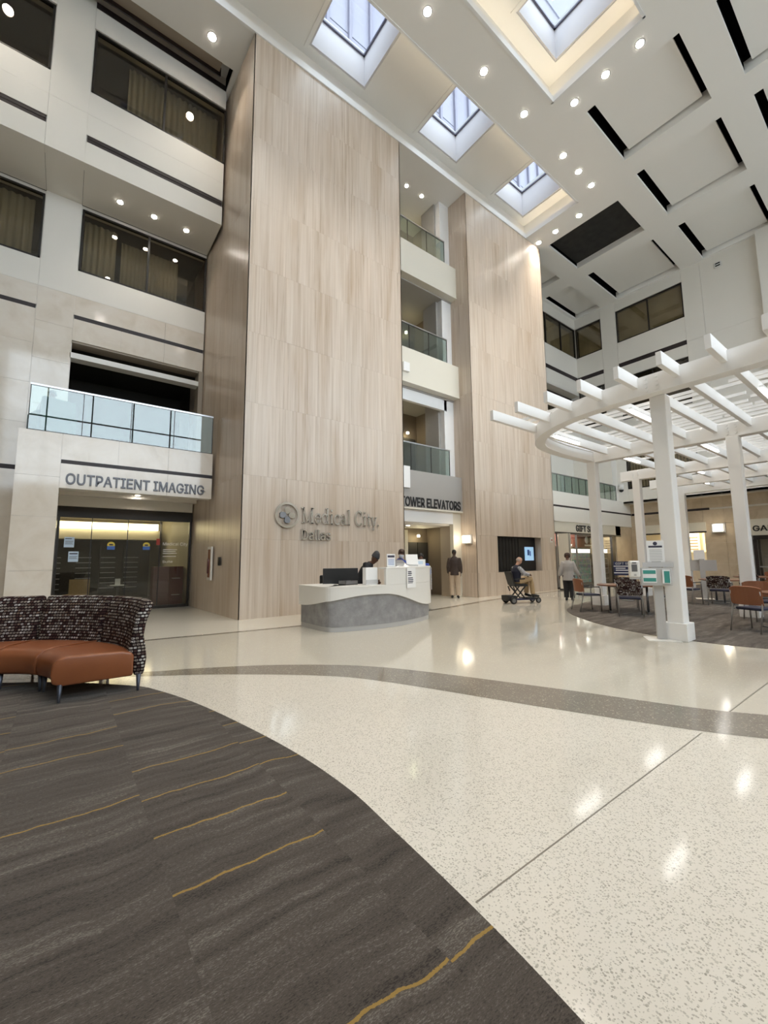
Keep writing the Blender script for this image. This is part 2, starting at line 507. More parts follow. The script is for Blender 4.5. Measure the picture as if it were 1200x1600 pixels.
ch = N.n('ShaderNodeTexChecker'); ch.inputs['Scale'].default_value = 34; N.l(N.objco(), ch.inputs['Vector'])
ch.inputs['Color1'].default_value = (.62, .62, .64, 1); ch.inputs['Color2'].default_value = (.10, .10, .13, 1); N.base(ch.outputs[0])
m = mat('gift_goods', (.2, .3, .32), .4); N = NT(m)
vo = N.n('ShaderNodeTexVoronoi'); vo.inputs['Scale'].default_value = 9; N.l(N.pos(), vo.inputs['Vector']); N.base(N.mix(.80, vo.outputs['Color'], (.10, .24, .27)))

# ================================================================ FLOOR
ZC = 17.12                                   # main ceiling
fl = struct(MB().box(-12, 32, -9.2, 24, -.3, 0).build('floor', MAT['terrazzo_beige']), 'polished beige terrazzo floor of the atrium')
carp_pts = [(-9.0, 8.6), (-4.0, 8.35), (-1.6, 7.75), (-.2, 7.0), (.714, 6.087), (.98, 5.6), (1.252, 4.7), (1.50, 3.4), (1.576, 2.55), (1.545, 1.95), (1.49, 1.3), (1.43, .85), (1.30, .1), (1.0, -1.2), (.4, -2.8), (-1.0, -5), (-3.5, -7.5)]
carp = spline(carp_pts)
lower = spline([(-9, 10.0), (-4.5, 9.3), (-2.2, 8.35), (-.4, 7.35), (.93, 6.448), (1.784, 5.874), (2.746, 5.015), (3.237, 4.286), (3.922, 2.61), (4.438, 1.45), (4.72, .98), (5.4, 0), (6.4, -1.3), (8, -3.2), (10, -5.5)])
upper = spline([(-9, 10.28), (-4.4, 9.6), (-2.1, 8.65), (-.3, 7.66), (.966, 6.703), (1.6, 6.43), (2.662, 5.811), (3.646, 4.824), (4.547, 2.95), (5.08, 1.65), (5.40, 1.12), (6.1, .1), (7.1, -1.2), (8.7, -3.1), (10.6, -5.3)])
def strip_mesh(a, b, z):
    n = min(len(a), len(b)); mb = MB()
    vs = [(p[0], p[1], z) for p in a[:n]] + [(p[0], p[1], z) for p in b[:n]]
    return mb.add(vs, [(i, i + 1, n + i + 1, n + i) for i in range(n - 1)])
inner = MB()
nn = len(lower)
vs = [(q[0], q[1], .0015) for q in lower] + [(-9, -5.5, .0015)]
inner.add(vs, [tuple(range(len(vs)))])
inner.build('terrazzo_field', MAT['terrazzo_white'], fl)
strip_mesh(lower, upper, .003).build('terrazzo_band', MAT['terrazzo_dark'], fl)
stp = spline([(-9, 9.6), (-3, 9.5), (1.3, 9.23), (2.6, 9.08), (4.5, 8.92), (6.5, 8.86), (8.65, 9.08), (10.5, 9.44), (12.3, 9.83), (15, 10.2), (18.2, 10.5), (26, 10.6)])
stp2 = [(q[0], q[1] + .11 + .006 * max(0, q[0])) for q in stp]
strip_mesh(stp, stp2, .003).build('border_strip', MAT['terrazzo_dark'], fl)
cr = MB(); vs = [(q[0], q[1], .0015) for q in stp2] + [(26, 16, .0015), (-9, 16, .0015)]
cr.add(vs, [tuple(range(len(vs)))]); cr.build('terrazzo_apron', MAT['terrazzo_cream'], fl)
MB().box(1.53, 4.42, 1.366, 1.374, 0, .0028).build('divider_strip', MAT['divider_metal'], fl)
MB().box(4.95, 9.0, 1.37, 1.38, 0, .0022).build('divider_strip', MAT['divider_metal'], fl)
MB().bar((3.22, 4.30, .0025), (3.64, 4.84, .0025), .012, .003).build('divider_strip', MAT['divider_metal'], fl)
lc = MB().prism(carp + [(-9, -7.5)], 0, .009).build('carpet', MAT['carpet_lounge']); struct(lc, 'dark brown streaked lounge carpet with gold lines')
lc.name = 'floor_carpet'
cafe = spline([(30, 7.9), (18, 7.75), (14.94, 7.45), (13.1, 7.155), (11.787, 6.717), (11.03, 6.218), (10.556, 5.782), (9.7, 4.75), (9.2, 3.75), (9.03, 2.85), (9.15, 1.9), (9.7, .8), (10.6, -.3), (12, -1.5), (15, -3)])
cc = MB().prism(cafe + [(30, -3)], 0, .008).build('floor_carpet', MAT['carpet_cafe']); struct(cc, 'brown streaked carpet under the white pergola')

# ================================================================ OUTER SHELL
WP = MAT['white_paint']
def wall(name, mb, m, label=None): return struct(mb.build(name, m), label)
wall('wall_outer_north', MB().box(-12.3, 32.3, 24, 24.3, -.3, 19.2), MAT['room_interior'])  # unseen shell wall, added so sky light cannot leak into the voids
wall('wall_outer_west', MB().box(-12.3, -12, -9.2, 24, -.3, 19.2), MAT['taupe_wall'])  # unseen shell wall, coloured darker to cut light from the left
wall('wall_outer_east', MB().box(32, 32.3, -9.2, 24, -.3, 19.2), MAT['room_interior'])  # unseen shell wall, also added to block stray sky light
# curtain wall behind the camera
mb = MB()
for a in cells(-12.3, 32.3, -.3, 19.2, [(-4, 23.5, 6.6, 16.6)]): mb.box(a[0], a[1], -9.3, -9.0, a[2], a[3])
wall('wall_curtain', mb, WP)
cw = struct(empty('window_1', (0, -9.15, 0)), 'tall curtain wall of clear glass with dark mullions')
xs = [-4 + i * 2.5 for i in range(12)]
for x in xs: MB().box(x - .04, x + .04, -.08, .08, 6.6, 16.6).build('mullion', MAT['dark_bronze'], cw)
zs = [6.6, 7.6, 10.0, 11.2, 14.0, 15.2, 16.6]
for z in zs: MB().box(-4, 23.5, -.06, .06, z - .04, z + .04).build('transom', MAT['dark_bronze'], cw)
pane = MB().box(.04, 2.46, -.006, .006, .04, 3.06).mesh('pane', MAT['clear_glass'])
for x in xs[:-1]:
    for k in range(len(zs) - 1):
        o = link('pane', pane, cw); o.location = (x, 0, zs[k]); o.scale = (1, 1, (zs[k + 1] - zs[k] - .08) / 3.02)
struct(MB().box(-120, 120, -160, -9.4, -.6, -.31).build('ground', MAT['exterior_ground']), 'paved forecourt outside the curtain wall')

# ================================================================ CEILING
CP = MAT['ceiling_paint']
TROUGH = (-9.0, 17.17, 8.2, 10.86)
BIG = (3.2, 12.52, 3.71, 6.62)
bays = []
for yy in ((7.1, 10.45), (3.25, 6.08), (-.7, 2.36), (-4.7, -1.6)):
    for xx in ((13.75, 16.75), (17.78, 21.15), (22.3, 25.9)):
        if yy[0] == 7.1 and xx[0] == 13.75: continue
        if yy[0] == 7.1 and xx[0] == 17.78: xx = (18.5, 21.3)
        bays.append((*xx, *yy))
bays += [(18.5, 21.3, 11.45, 13.05), (22.3, 25.95, 11.45, 13.05)]
SOFF = (-9.0, 3.40, 12.23, 13.2)             # cove along the left wall
mb = MB()
for a in cells(-12, 26.3, -9.2, 13.3, [TROUGH, BIG, SOFF] + bays): mb.box(a[0], a[1], a[2], a[3], ZC, ZC + .12)
ceil = struct(mb.build('ceiling', CP), 'flat grey white ceiling with recesses and skylights')
wells = [(x, x + 2.06, 8.6, 10.68) for x in (.65, 5.36, 10.02, 14.7)]
bwells = [(x, x + 2.05, 4.12, 6.2) for x in (5.36, 10.07)]
# trough and recess: lids with well openings, side walls, lips
def recess(rect, zt, ws, nm):
    x0, x1, y0, y1 = rect
    mb = MB()
    for a in cells(x0 - .3, x1 + .3, y0 - .3, y1 + .3, [(q[0] - .06, q[1] + .06, q[2] - .06, q[3] + .06) for q in ws]): mb.box(a[0], a[1], a[2], a[3], zt, zt + .1)
    mb.build('recess_lid', CP, ceil)
    for nmx, b in (('recess_side', (x0 - .3, x0 - .2, y0 - .3, y1 + .3)), ('recess_side', (x1 + .2, x1 + .3, y0 - .3, y1 + .3)), ('recess_side', (x0 - .3, x1 + .3, y0 - .3, y0 - .2)), ('recess_side', (x0 - .3, x1 + .3, y1 + .2, y1 + .3))):
        MB().box(*b, ZC + .121, zt).build(nmx, CP, ceil)
    # lip trim
    for b in ((x0 - .02, x0 + .05, y0 - .02, y1 + .02), (x1 - .05, x1 + .02, y0 - .02, y1 + .02), (x0, x1, y0 - .02, y0 + .05), (x0, x1, y1 - .05, y1 + .02)):
        MB().box(*b, ZC - .02, ZC + .22).build('lip_trim', MAT['bright_white'], ceil)
    for w_ in ws:
        a0, a1, b0, b1 = w_
        for b in ((a0 - .06, a0, b0 - .06, b1 + .06), (a1, a1 + .06, b0 - .06, b1 + .06), (a0, a1, b0 - .06, b0), (a0, a1, b1, b1 + .06)):
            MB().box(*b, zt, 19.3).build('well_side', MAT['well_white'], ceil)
        for b in ((a0 - .18, a0 - .061, b0 - .18, b1 + .18), (a1 + .061, a1 + .18, b0 - .18, b1 + .18), (a0 - .061, a1 + .061, b0 - .18, b0 - .061), (a0 - .061, a1 + .061, b1 + .061, b1 + .18)):
            MB().box(*b, zt - .03, zt).build('well_trim', CP, ceil)
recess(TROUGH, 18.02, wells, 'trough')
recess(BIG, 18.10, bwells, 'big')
# warm cove light hidden behind the lips
def cove(x0, x1, y0, y1, z): return MB().box(x0, x1, y0, y1, z, z + .03).build('cove_light', MAT['cove_strip'], ceil)
cove(17.25, 17.33, 8.3, 10.9, ZC + .14); cove(12.6, 12.68, 3.8, 6.5, ZC + .14); cove(3.4, 12.4, 6.70, 6.78, ZC + .14); cove(3.4, 12.4, 3.56, 3.64, ZC + .14)
cove(-6, 17.0, 8.06, 8.13, ZC + .14)
# skylight glazing
for i, w_ in enumerate(wells + bwells):
    sk = struct(empty('window_%d' % (20 + i), ((w_[0] + w_[1]) / 2, (w_[2] + w_[3]) / 2, 19.22)), 'square skylight in a white well')
    MB().box(-1.03, 1.03, -1.04, 1.04, 0, .012).build('pane', MAT['clear_glass'], sk)
    for b in ((-1.03, 1.03, -1.04, -.98), (-1.03, 1.03, .98, 1.04), (-1.03, -.97, -1.04, 1.04), (.97, 1.03, -1.04, 1.04)):
        MB().box(*b, -.03, .03).build('frame', MAT['tower_mullion'], sk)
# unseen roof slab, put in so no sky leaks above the ceiling
mb = MB()
for a in cells(-12.3, 32.3, -9.3, 24.3, [(q[0] - .05, q[1] + .05, q[2] - .05, q[3] + .05) for q in wells + bwells]): mb.box(a[0], a[1], a[2], a[3], 19.25, 19.5)
struct(mb.build('roof', MAT['exterior_ground']), 'unseen flat roof put over the atrium against sky leaks')
# floating ceiling panels, with black slots along two sides
for i, b in enumerate(bays):
    x0, x1, y0, y1 = b
    blk = (b[0] == 18.5 and b[2] == 7.1)
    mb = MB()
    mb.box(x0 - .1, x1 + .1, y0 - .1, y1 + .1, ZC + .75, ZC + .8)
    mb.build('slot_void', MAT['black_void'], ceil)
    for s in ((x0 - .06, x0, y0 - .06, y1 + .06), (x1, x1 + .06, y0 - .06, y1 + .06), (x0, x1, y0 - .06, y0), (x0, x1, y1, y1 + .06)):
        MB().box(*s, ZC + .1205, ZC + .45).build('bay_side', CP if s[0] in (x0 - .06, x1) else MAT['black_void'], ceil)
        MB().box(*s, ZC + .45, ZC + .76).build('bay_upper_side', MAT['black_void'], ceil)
    if blk:
        MB().box(x0, x1, y0, y1, ZC + .30, ZC + .34).build('mesh_panel', MAT['mesh_panel'], ceil)
    else:
        g = .22 if (y1 - y0) > 2 else .12
        MB().box(x0 + .04, x1 - .07, y0 + g, y1 - g, ZC + .26, ZC + .33).build('ceiling_panel', CP, ceil)
# cove over the left wall
MB().box(SOFF[0], SOFF[1], SOFF[2] - .1, SOFF[3] + .1, ZC + .62, ZC + .7).build('cove_lid', CP, ceil)
MB().box(SOFF[0], SOFF[1], SOFF[2] - .1, SOFF[2], ZC + .121, ZC + .62).build('cove_side', CP, ceil)
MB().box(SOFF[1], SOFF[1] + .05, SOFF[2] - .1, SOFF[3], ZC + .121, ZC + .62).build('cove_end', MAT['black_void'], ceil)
MB().box(-9, 3.1, 12.235, 12.78, ZC + .30, ZC + .36).build('cove_shelf', MAT['taupe_wall'], ceil)
MB().box(-9, 3.15, 12.78, 12.82, ZC + .16, ZC + .5).build('cove_rail', MAT['strip_bronze'], ceil)

# pale glass tower rising outside, seen through the skylights
tw = tag(empty('tower_building', (8, 17, 19.5)), 'pale lilac glass office tower rising above the skylights', 'building')
MB().box(-30, 40, .12, 12, 0, 70).build('core', MAT['tower_joint'], tw)
gp = MB().box(.03, 1.37, 0, .12, .04, 3.56).mesh('glass_panel', MAT['tower_glass'])
for i in range(-6, 15):
    for k in range(0, 9):
        o = link('glass_panel', gp, tw); o.location = (i * 1.4, 0, k * 3.6)
MB().box(-30, 40, .02, .12, 33, 70).build('upper_facade', MAT['tower_glass'], tw)
ml = MB().box(-.09, .09, -.18, .12, 0, 60).mesh('mullion', MAT['tower_mullion'])
for i in range(-6, 16):
    o = link('mullion', ml, tw); o.location = (i * 1.4, 0, 0)

# ================================================================ PILLARS (travertine panels)
TR = MAT['travertine']
YP = 10.85
def pillar(name, x0, x1, xb0, xb1, yb, label, hole=None, ncol=5):
    base_ = MB().prism([(x0 + .03, YP + .03), (x1 - .03, YP + .03), (xb1 - .03, yb), (xb0 + .03, yb)], 0, 17.1)
    if hole:
        base_ = MB()
        for a in cells(x0 + .03, x1 - .03, 0, 17.1, [hole]): base_.box(a[0], a[1], YP + .03, YP + .6, a[2], a[3])
        base_.prism([(x0 + .03, YP + .6), (x1 - .03, YP + .6), (xb1 - .03, yb), (xb0 + .03, yb)], 0, 17.1)
    P = struct(base_.build(name, MAT['taupe_wall']), label)
    zs = [.0, 2.05, 3.75, 5.75, 7.75, 9.75, 11.75, 13.75, 15.5, 17.115]
    if hole: zs = [.0, hole[2], hole[3], 4.2, 6.2, 8.2, 10.2, 12.2, 14.2, 15.7, 17.115]
    g = .0013
    for j in range(len(zs) - 1):
        edges = [x0 + (x1 - x0) * i / ncol for i in range(ncol + 1)]
        if hole and zs[j] == hole[2]:
            segs = [(x0, hole[0]), (hole[1], x1)]
        else:
            segs = [(edges[i], edges[i + 1]) for i in range(ncol)]
        for a, b in segs:
            MB().box(a + g, b - g, YP, YP + .03, zs[j] + g, zs[j + 1] - g).build('stone_panel', TR, P)
        # side face towards the camera
        ys = [YP, YP + (yb - YP) * .33, YP + (yb - YP) * .66, yb] if yb > 13 else [YP, yb]
        for k in range(len(ys) - 1):
            t0 = (ys[k] - YP) / (yb - YP); t1 = (ys[k + 1] - YP) / (yb - YP)
            xa = x0 + (xb0 - x0) * t0; xc = x0 + (xb0 - x0) * t1
            MB().prism([(xa, ys[k] + (g if k else 0)), (xa + .03, ys[k] + (g if k else 0)), (xc + .03, ys[k + 1] - g), (xc, ys[k + 1] - g)], zs[j] + g, zs[j + 1] - g).build('stone_panel', TR, P)
    # right side
    MB().prism([(x1 - .03, YP), (x1, YP), (xb1, yb), (xb1 - .03, yb)], 0, 17.1).build('side_panel', TR, P)
    return P
P1 = pillar('pillar', 3.59, 9.12, 3.40, 9.12, 16.4, 'broad travertine pillar carrying the hospital name', None, 5)
P2 = pillar('pillar', 12.75, 18.35, 12.75, 18.35, 16.0, 'travertine pillar with a display niche', (14.06, 17.2, .93, 2.40), 5)

# ================================================================ LEFT WALL (imaging side)
YA, YB = 13.05, 14.75
X0, X1 = -.2, 3.42
wl = struct(empty('wall_left'), 'white and marble gallery wall on the imaging side')
def pane_panel(x0, x1, z0, z1, y, m, th=.05, nm='panel', par=None, g=.002):
    return MB().box(x0 + g, x1 - g, y, y + th, z0 + g, z1 - g).build(nm, m, par or wl)
MAR = MAT['marble']
bayx = [(X0, X1), (-4.65, -1.05), (-9.1, -5.5)]
colx = [(-1.05, X0), (-5.5, -4.65), (-12, -9.1)]
# level 4, plane YA
for a, b in bayx:
    pane_panel(a, b, 12.29, 12.93, YA, WP); pane_panel(a, b, 13.14, 13.78, YA, WP); pane_panel(a, b, 13.78, 14.48, YA, WP); pane_panel(a, b, 16.52, 17.18, YA, WP)
    MB().box(a + .02, b - .02, YA + .008, YA + .12, 12.93, 13.14).build('shadow_strip', MAT['strip_bronze'], wl)
    MB().box(a + .02, b - .02, YA + .0, YA + .008, 13.03, 13.05).build('strip_rib', MAT['dark_bronze'], wl)
    MB().box(a, b, YA - .02, YA + .1, 17.18, 17.36).build('top_strip', MAT['strip_bronze'], wl)
for a, b in colx:
    pane_panel(a, b, 12.29, 13.78, YA, WP); pane_panel(a, b, 13.78, 17.4, YA, WP)
mb = MB()
for c in cells(-12, X1, 12.30, 17.9, [(a + .02, b - .02, 14.5, 16.5) for a, b in bayx]): mb.box(c[0], c[1], YA + .06, YA + .3, c[2], c[3])
mb.build('upper_backing', WP, wl)
# soffit under level 4
for a, b in bayx + colx: MB().box(a + .004, b - .004, YA + .05, YB + .02, 12.29, 12.34).build('soffit_panel', WP, wl)
# level 2-3, plane YB
for a, b in bayx:
    pane_panel(a, b, 9.33, 10.14, YB, WP)
    for q in range(3):
        xa = a + (b - a) * q / 3; xb = a + (b - a) * (q + 1) / 3
        pane_panel(xa, xb, 8.74, 9.33, YB, MAR)
        if a != X0:
            pane_panel(xa, xb, 4.10, 5.3, YB, MAR); pane_panel(xa, xb, 5.3, 6.45, YB, MAR); pane_panel(xa, xb, 6.45, 7.6, YB, MAR); pane_panel(xa, xb, 2.7, 3.98, YB, MAR); pane_panel(xa, xb, 1.35, 2.7, YB, MAR); pane_panel(xa, xb, 0, 1.35, YB, MAR)
            pane_panel(xa, xb, 7.6, 8.62, YB, MAR)
        else:
            pane_panel(xa, xb, 7.95, 8.62, YB, MAR)
    MB().box(a + .02, b - .02, YB + .004, YB + .08, 8.61, 8.75).build('shadow_strip', MAT['strip_bronze'], wl)
    if a != X0: MB().box(a, b, YB + .004, YB + .08, 3.97, 4.11).build('shadow_strip', MAT['strip_bronze'], wl)
for a, b in colx:
    pane_panel(a, b, 9.33, 12.29, YB, WP)
    z = 4.7
    for z0, z1 in ((4.7, 5.9), (5.9, 7.2), (7.2, 8.3), (8.3, 9.33)): pane_panel(a, b, z0, z1, YB, MAR)
mb = MB()
for c in cells(-12, X1, 0.0, 12.30, [(a + .02, b - .02, 10.16, 12.18) for a, b in bayx] + [(X0 + .01, X1, 4.72, 7.94), (X0 - .02, X1, 0, 3.4)]): mb.box(c[0], c[1], YB + .06, YB + .3, c[2], c[3])
mb.build('lower_backing', WP, wl)
# level 1 column and fascia, plane YA
for z0, z1 in ((0, 1.3), (1.3, 2.6), (2.6, 3.6), (3.6, 4.71)):
    pane_panel(-1.05, X0, z0, z1, YA, MAR)
    MB().box(-1.05, -1.0, YA + .05, YB, z0 + .004, z1 - .004).build('panel', MAR, wl)
    MB().box(X0 - .05, X0, YA + .05, 15.3, z0 + .004, min(z1, 4.7) - .004).build('panel', MAR, wl)
for q in range(3):
    xa = X0 + (X1 - X0) * q / 3; xb = X0 + (X1 - X0) * (q + 1) / 3
    pane_panel(xa, xb, 3.33, 3.955, YA, MAR); pane_panel(xa, xb, 4.05, 4.71, YA, MAR)
MB().box(X0, X1, YA + .004, YA + .1, 3.95, 4.06).build('shadow_strip', MAT['strip_bronze'], wl)
MB().box(-1.0, X1, YA + .06, YB + .06, 4.45, 4.69).build('balcony_slab', WP, wl)
MB().box(X0, X1, YA + .06, YA + .34, 3.34, 4.45).build('fascia_core', WP, wl)
MB().box(X0, X1, YA + .34, 15.4, 3.50, 3.6).build('entrance_soffit', WP, wl)
# interiors behind the upper openings
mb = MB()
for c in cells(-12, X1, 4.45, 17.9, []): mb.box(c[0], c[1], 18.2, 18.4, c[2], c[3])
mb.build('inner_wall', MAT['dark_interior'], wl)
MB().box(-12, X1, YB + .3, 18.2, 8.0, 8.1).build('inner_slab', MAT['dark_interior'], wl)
MB().box(X0 - .02, X1, YB, YB + .35, 7.42, 7.58).build('opening_header', MAT['white_solid'], wl)
MB().box(X0, X1, YB + .05, YB + .5, 7.9, 7.95).build('opening_soffit', MAT['taupe_wall'], wl)
MB().box(X1 - .12, X1 + .02, YB - .02, YB + .5, 4.7, 7.95).build('opening_jamb', MAT['taupe_wall'], wl)
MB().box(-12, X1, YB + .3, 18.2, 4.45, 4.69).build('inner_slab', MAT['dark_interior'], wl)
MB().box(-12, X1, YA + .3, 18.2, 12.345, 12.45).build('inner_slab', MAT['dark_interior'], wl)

def window(n, x0, x1, z0, z1, y, label, mull=(.5,), curtain=None, m=None):
    W = struct(empty('window_%d' % n, ((x0 + x1) / 2, y, z0)), label)
    hx = (x1 - x0) / 2; h = z1 - z0; t = .05
    for b in ((-hx, hx, 0, t), (-hx, hx, h - t, h), (-hx, -hx + t, 0, h), (hx - t, hx, 0, h)):
        MB().box(b[0], b[1], -.005, .09, b[2], b[3]).build('frame', MAT['dark_bronze'], W)
    xs_ = [-hx + t] + [-hx + 2 * hx * q for q in mull] + [hx - t]
    for q in mull: MB().box(-hx + 2 * hx * q - .03, -hx + 2 * hx * q + .03, 0, .09, t, h - t).build('mullion', MAT['dark_bronze'], W)
    for i in range(len(xs_) - 1):
        MB().box(xs_[i] + .001, xs_[i + 1] - .001, .04, .052, t, h - t).build('pane', MAT[m or 'tinted_glass'], W)
    return W
def pleats(x0, x1, z0, z1, y, amp=.05, per=.16, name='curtain', label='', m='sheer_curtain'):
    n = int((x1 - x0) / per * 8); vs = []; fs = []
    for i in range(n + 1):
        x = x0 + (x1 - x0) * i / n; d = amp * math.sin(2 * math.pi * (x - x0) / per + .6 * math.sin(x * 5))
        vs += [(x, y + d, z0), (x, y + d * .6, z1)]
    for i in range(n): fs.append((2 * i, 2 * i + 2, 2 * i + 3, 2 * i + 1))
    o = MB().add(vs, fs, True).build(name, MAT[m]); md = o.modifiers.new('cloth', 'SOLIDIFY'); md.thickness = .006
    tag(o, label, 'curtain', 'gallery window curtains')
    return o
window(2, X0 + .03, X1 + .02, 14.5, 16.5, YA + .03, 'wide dark window on the top gallery floor beside the pillar')
window(3, -4.62, -1.07, 14.5, 16.5, YA + .03, 'dark window at the upper left corner')
window(4, X0 + .03, X1 - .01, 10.16, 12.18, YB + .03, 'wide dark window under the gallery downlights')
window(5, -4.62, -1.07, 10.16, 12.18, YB + .03, 'dark window with pale curtain at the left edge')
pleats(.7, 3.3, 14.55, 16.45, YA + .5, label='sheer pleated curtain in the top floor window beside the pillar')
pleats(-4.5, -2.3, 14.55, 16.45, YA + .5, label='sheer pleated curtain in the upper corner window')
pleats(-.1, .75, 10.2, 12.1, YB + .45, label='drawn curtain at one end of the window under the downlights')
pleats(.9, 2.6, 10.2, 11.95, YB + .6, .03, .12, label='thin striped sheer behind the window under the downlights')
pleats(-4.5, -1.3, 10.2, 12.1, YB + .4, label='pale pleated curtain in the window at the left edge')

# balcony balustrade of the imaging side
def balustrade(name, pts, z0, h, n, label, group, rail=True, m='green_glass'):
    """glass balustrade along a straight line with n panes"""
    a = Vector((*pts[0], z0)); b = Vector((*pts[1], z0)); d = b - a; L = d.length
    o = tag(empty(name, a, math.atan2(d.y, d.x)), label, 'balustrade', group)
    for i in range(n):
        MB().box(L * i / n + .008, L * (i + 1) / n - .008, -.008, .008, 0, h).build('pane', MAT[m], o)
    if rail: MB().box(0, L, -.03, .03, h, h + .045).build('handrail', MAT['steel'], o)
    MB().box(0, L, -.02, .02, -.03, .02).build('base_channel', MAT['dark_bronze'], o)
    for i in range(n + 1):
        x = min(max(L * i / n, .01), L - .01); MB().box(x - .008, x + .008, -.015, .015, 0, h).build('clamp', MAT['dark_bronze'], o)
    return o
balustrade('balustrade', ((-.90, YA + .03), (3.40, YA + .03)), 4.71, 1.13, 4, 'long glass balustrade above the imaging sign reflecting the sky', 'gallery balustrades')

# ---------------------------------------------------------------- lettering
import os
FONT = None
try:
    _fp = os.path.join(bpy.utils.system_resource('DATAFILES', path='fonts'), 'Inter.woff2')
    if os.path.exists(_fp): FONT = bpy.data.fonts.load(_fp)
except Exception:
    FONT = None
def font_mesh(text, size, extrude, offset=0.0, spacing=1.0, bold=0.0):
    cu = bpy.data.curves.new('lettering', 'FONT'); cu.body = text; cu.size = size; cu.extrude = extrude; cu.offset = offset; cu.space_character = spacing
    cu.resolution_u = 3; cu.bevel_depth = bold; cu.bevel_resolution = 0
    if FONT: cu.font = FONT
    o = bpy.data.objects.new('tmp', cu); COL.objects.link(o)
    dg = bpy.context.evaluated_depsgraph_get(); dg.update()
    me = bpy.data.meshes.new_from_object(o.evaluated_get(dg))
    bpy.data.objects.remove(o); bpy.data.curves.remove(cu)
    return me
def split_letters(me):
    bm = bmesh.new(); bm.from_mesh(me)
    seen = set(); isl = []
    for v in bm.verts:
        if v in seen: continue
        st = [v]; seen.add(v); comp = []
        while st:
            q = st.pop(); comp.append(q)
            for e in q.link_edges:
                w_ = e.other_vert(q)
                if w_ not in seen: seen.add(w_); st.append(w_)
        isl.append(comp)
    bm.verts.index_update()
    boxes = [[min(v.co.x for v in c), max(v.co.x for v in c), c] for c in isl]; boxes.sort(key=lambda b: b[0])
    groups = []
    for b in boxes:
        if groups and b[0] < groups[-1][1] - 1e-4 and min(b[1], groups[-1][1]) - b[0] > .45 * min(b[1] - b[0], groups[-1][1] - groups[-1][0]):
            groups[-1][1] = max(groups[-1][1], b[1]); groups[-1][2] += b[2]
        else: groups.append([b[0], b[1], list(b[2])])
    out = []
    for g in groups:
        ids = {v.index: i for i, v in enumerate(g[2])}
        vs = [tuple(v.co) for v in g[2]]
        fs = [tuple(ids[v.index] for v in f.verts) for f in bm.faces if f.verts[0].index in ids]
        out.append((vs, fs))
    bm.free()
    return out
def sign(name, text, x0, x1, zb, zt, y, m, label, cat='sign', plane='Y', extrude=.02, offset=.0, parent=None):
    """raised letters on a wall, fitted to the given width and height; plane 'Y' faces -Y, plane 'X' faces -X (x0,x1 are then y from left to right)"""
    me = font_mesh(text, 1.0, .02, 0.0, bold=offset)
    xs_ = [v.co.x for v in me.vertices]; ys_ = [v.co.y for v in me.vertices]
    sx = (x1 - x0) / (max(xs_) - min(xs_)); sz = (zt - zb) / (max(ys_) - min(ys_)); mx = min(xs_); my = min(ys_)
    S = parent or tag(empty(name, (0, 0, 0)), label, cat)
    for vs, fs in split_letters(me):
        nv = []
        for a, b, c in vs:
            u = x0 + (a - mx) * sx; zz = zb + (b - my) * sz; dd = (c / (.02 + offset)) * extrude / 2 + extrude / 2
            nv.append((u, y - dd, zz) if plane == 'Y' else (y - dd, u, zz))
        MB().add(nv, fs).build('letter', m, S)
    bpy.data.meshes.remove(me)
    return S
sign('wall_sign', 'OUTPATIENT IMAGING', -.08, 3.25, 3.43, 3.72, YA, MAT['brushed_letter'], 'raised grey metal letters OUTPATIENT IMAGING on marble fascia', extrude=.035, offset=.016)

# ---------------------------------------------------------------- imaging entrance
YD = 15.3
en = struct(empty('door_1', (0, YD, 0)), 'glazed entrance under the imaging sign')
MB().box(X0, 3.4, -.05, .10, 2.80, 3.12).build('header', MAT['dark_bronze'], en)
MB().box(X0, 3.4, -.04, .06, 3.12, 3.5).build('transom_wall', WP, en)
MB().box(X0, 3.4, -.04, .06, 0, .09).build('bottom_rail', MAT['dark_bronze'], en)
ex = [X0, .62, 1.55, 2.46, 3.38]
for i in range(4):
    MB().box(ex[i] + .02, ex[i + 1] - .02, -.006, .006, .09, 2.8).build('pane', MAT['door_glass'], en)
for x in (X0 + .02, 3.36): MB().box(x - .03, x + .03, -.05, .05, 0, 2.8).build('post', MAT['dark_bronze'], en)
for x in ex[1:-1]: MB().box(x - .012, x + .012, -.015, .015, .09, 2.8).build('stile', MAT['dark_bronze'], en)
ir = struct(empty('wall_imaging_room'), 'dim waiting room behind the imaging doors')
MB().box(-4, 3.42, 20.5, 20.6, 0, 3.4).build('back_wall', MAT['room_interior'], ir)
MB().box(-4, 3.42, 15.4, 20.5, 3.2, 3.3).build('room_ceiling', MAT['cream_fascia'], ir)
MB().box(-4.1, -4, 15.4, 20.5, 0, 3.3).build('side_wall', MAT['room_interior'], ir)
MB().box(3.36, 3.42, 15.4, 20.5, 0, 3.3).build('side_wall', MAT['cream_fascia'], ir)
MB().box(-4, 3.42, 15.35, 20.5, .002, .012).build('room_floor', MAT['dark_interior'], ir)
MB().box(-3.5, 3.1, 19.3, 20.5, 2.35, 2.72).build('bulkhead', MAT['cream_fascia'], ir)
MB().box(-3.4, 3.0, 19.12, 19.2, 2.72, 2.98).build('cove_glow', MAT['room_cove'], ir)
MB().box(-3.5, 2.9, 20.3, 20.49, .0, 2.35).build('dark_panelling', MAT['dark_interior'], ir)
for i, x in enumerate((-.6, .35, 1.15, 1.95)):
    MB().box(x, x + .55, 20.2, 20.29, .25, 2.15).build('cabinet_glass', MAT['black_plastic'], ir)
    for k in range(7): MB().box(x + .03, x + .52, 20.17, 20.2, .45 + k * .2, .47 + k * .2).build('shelf_edge', MAT['steel'], ir)
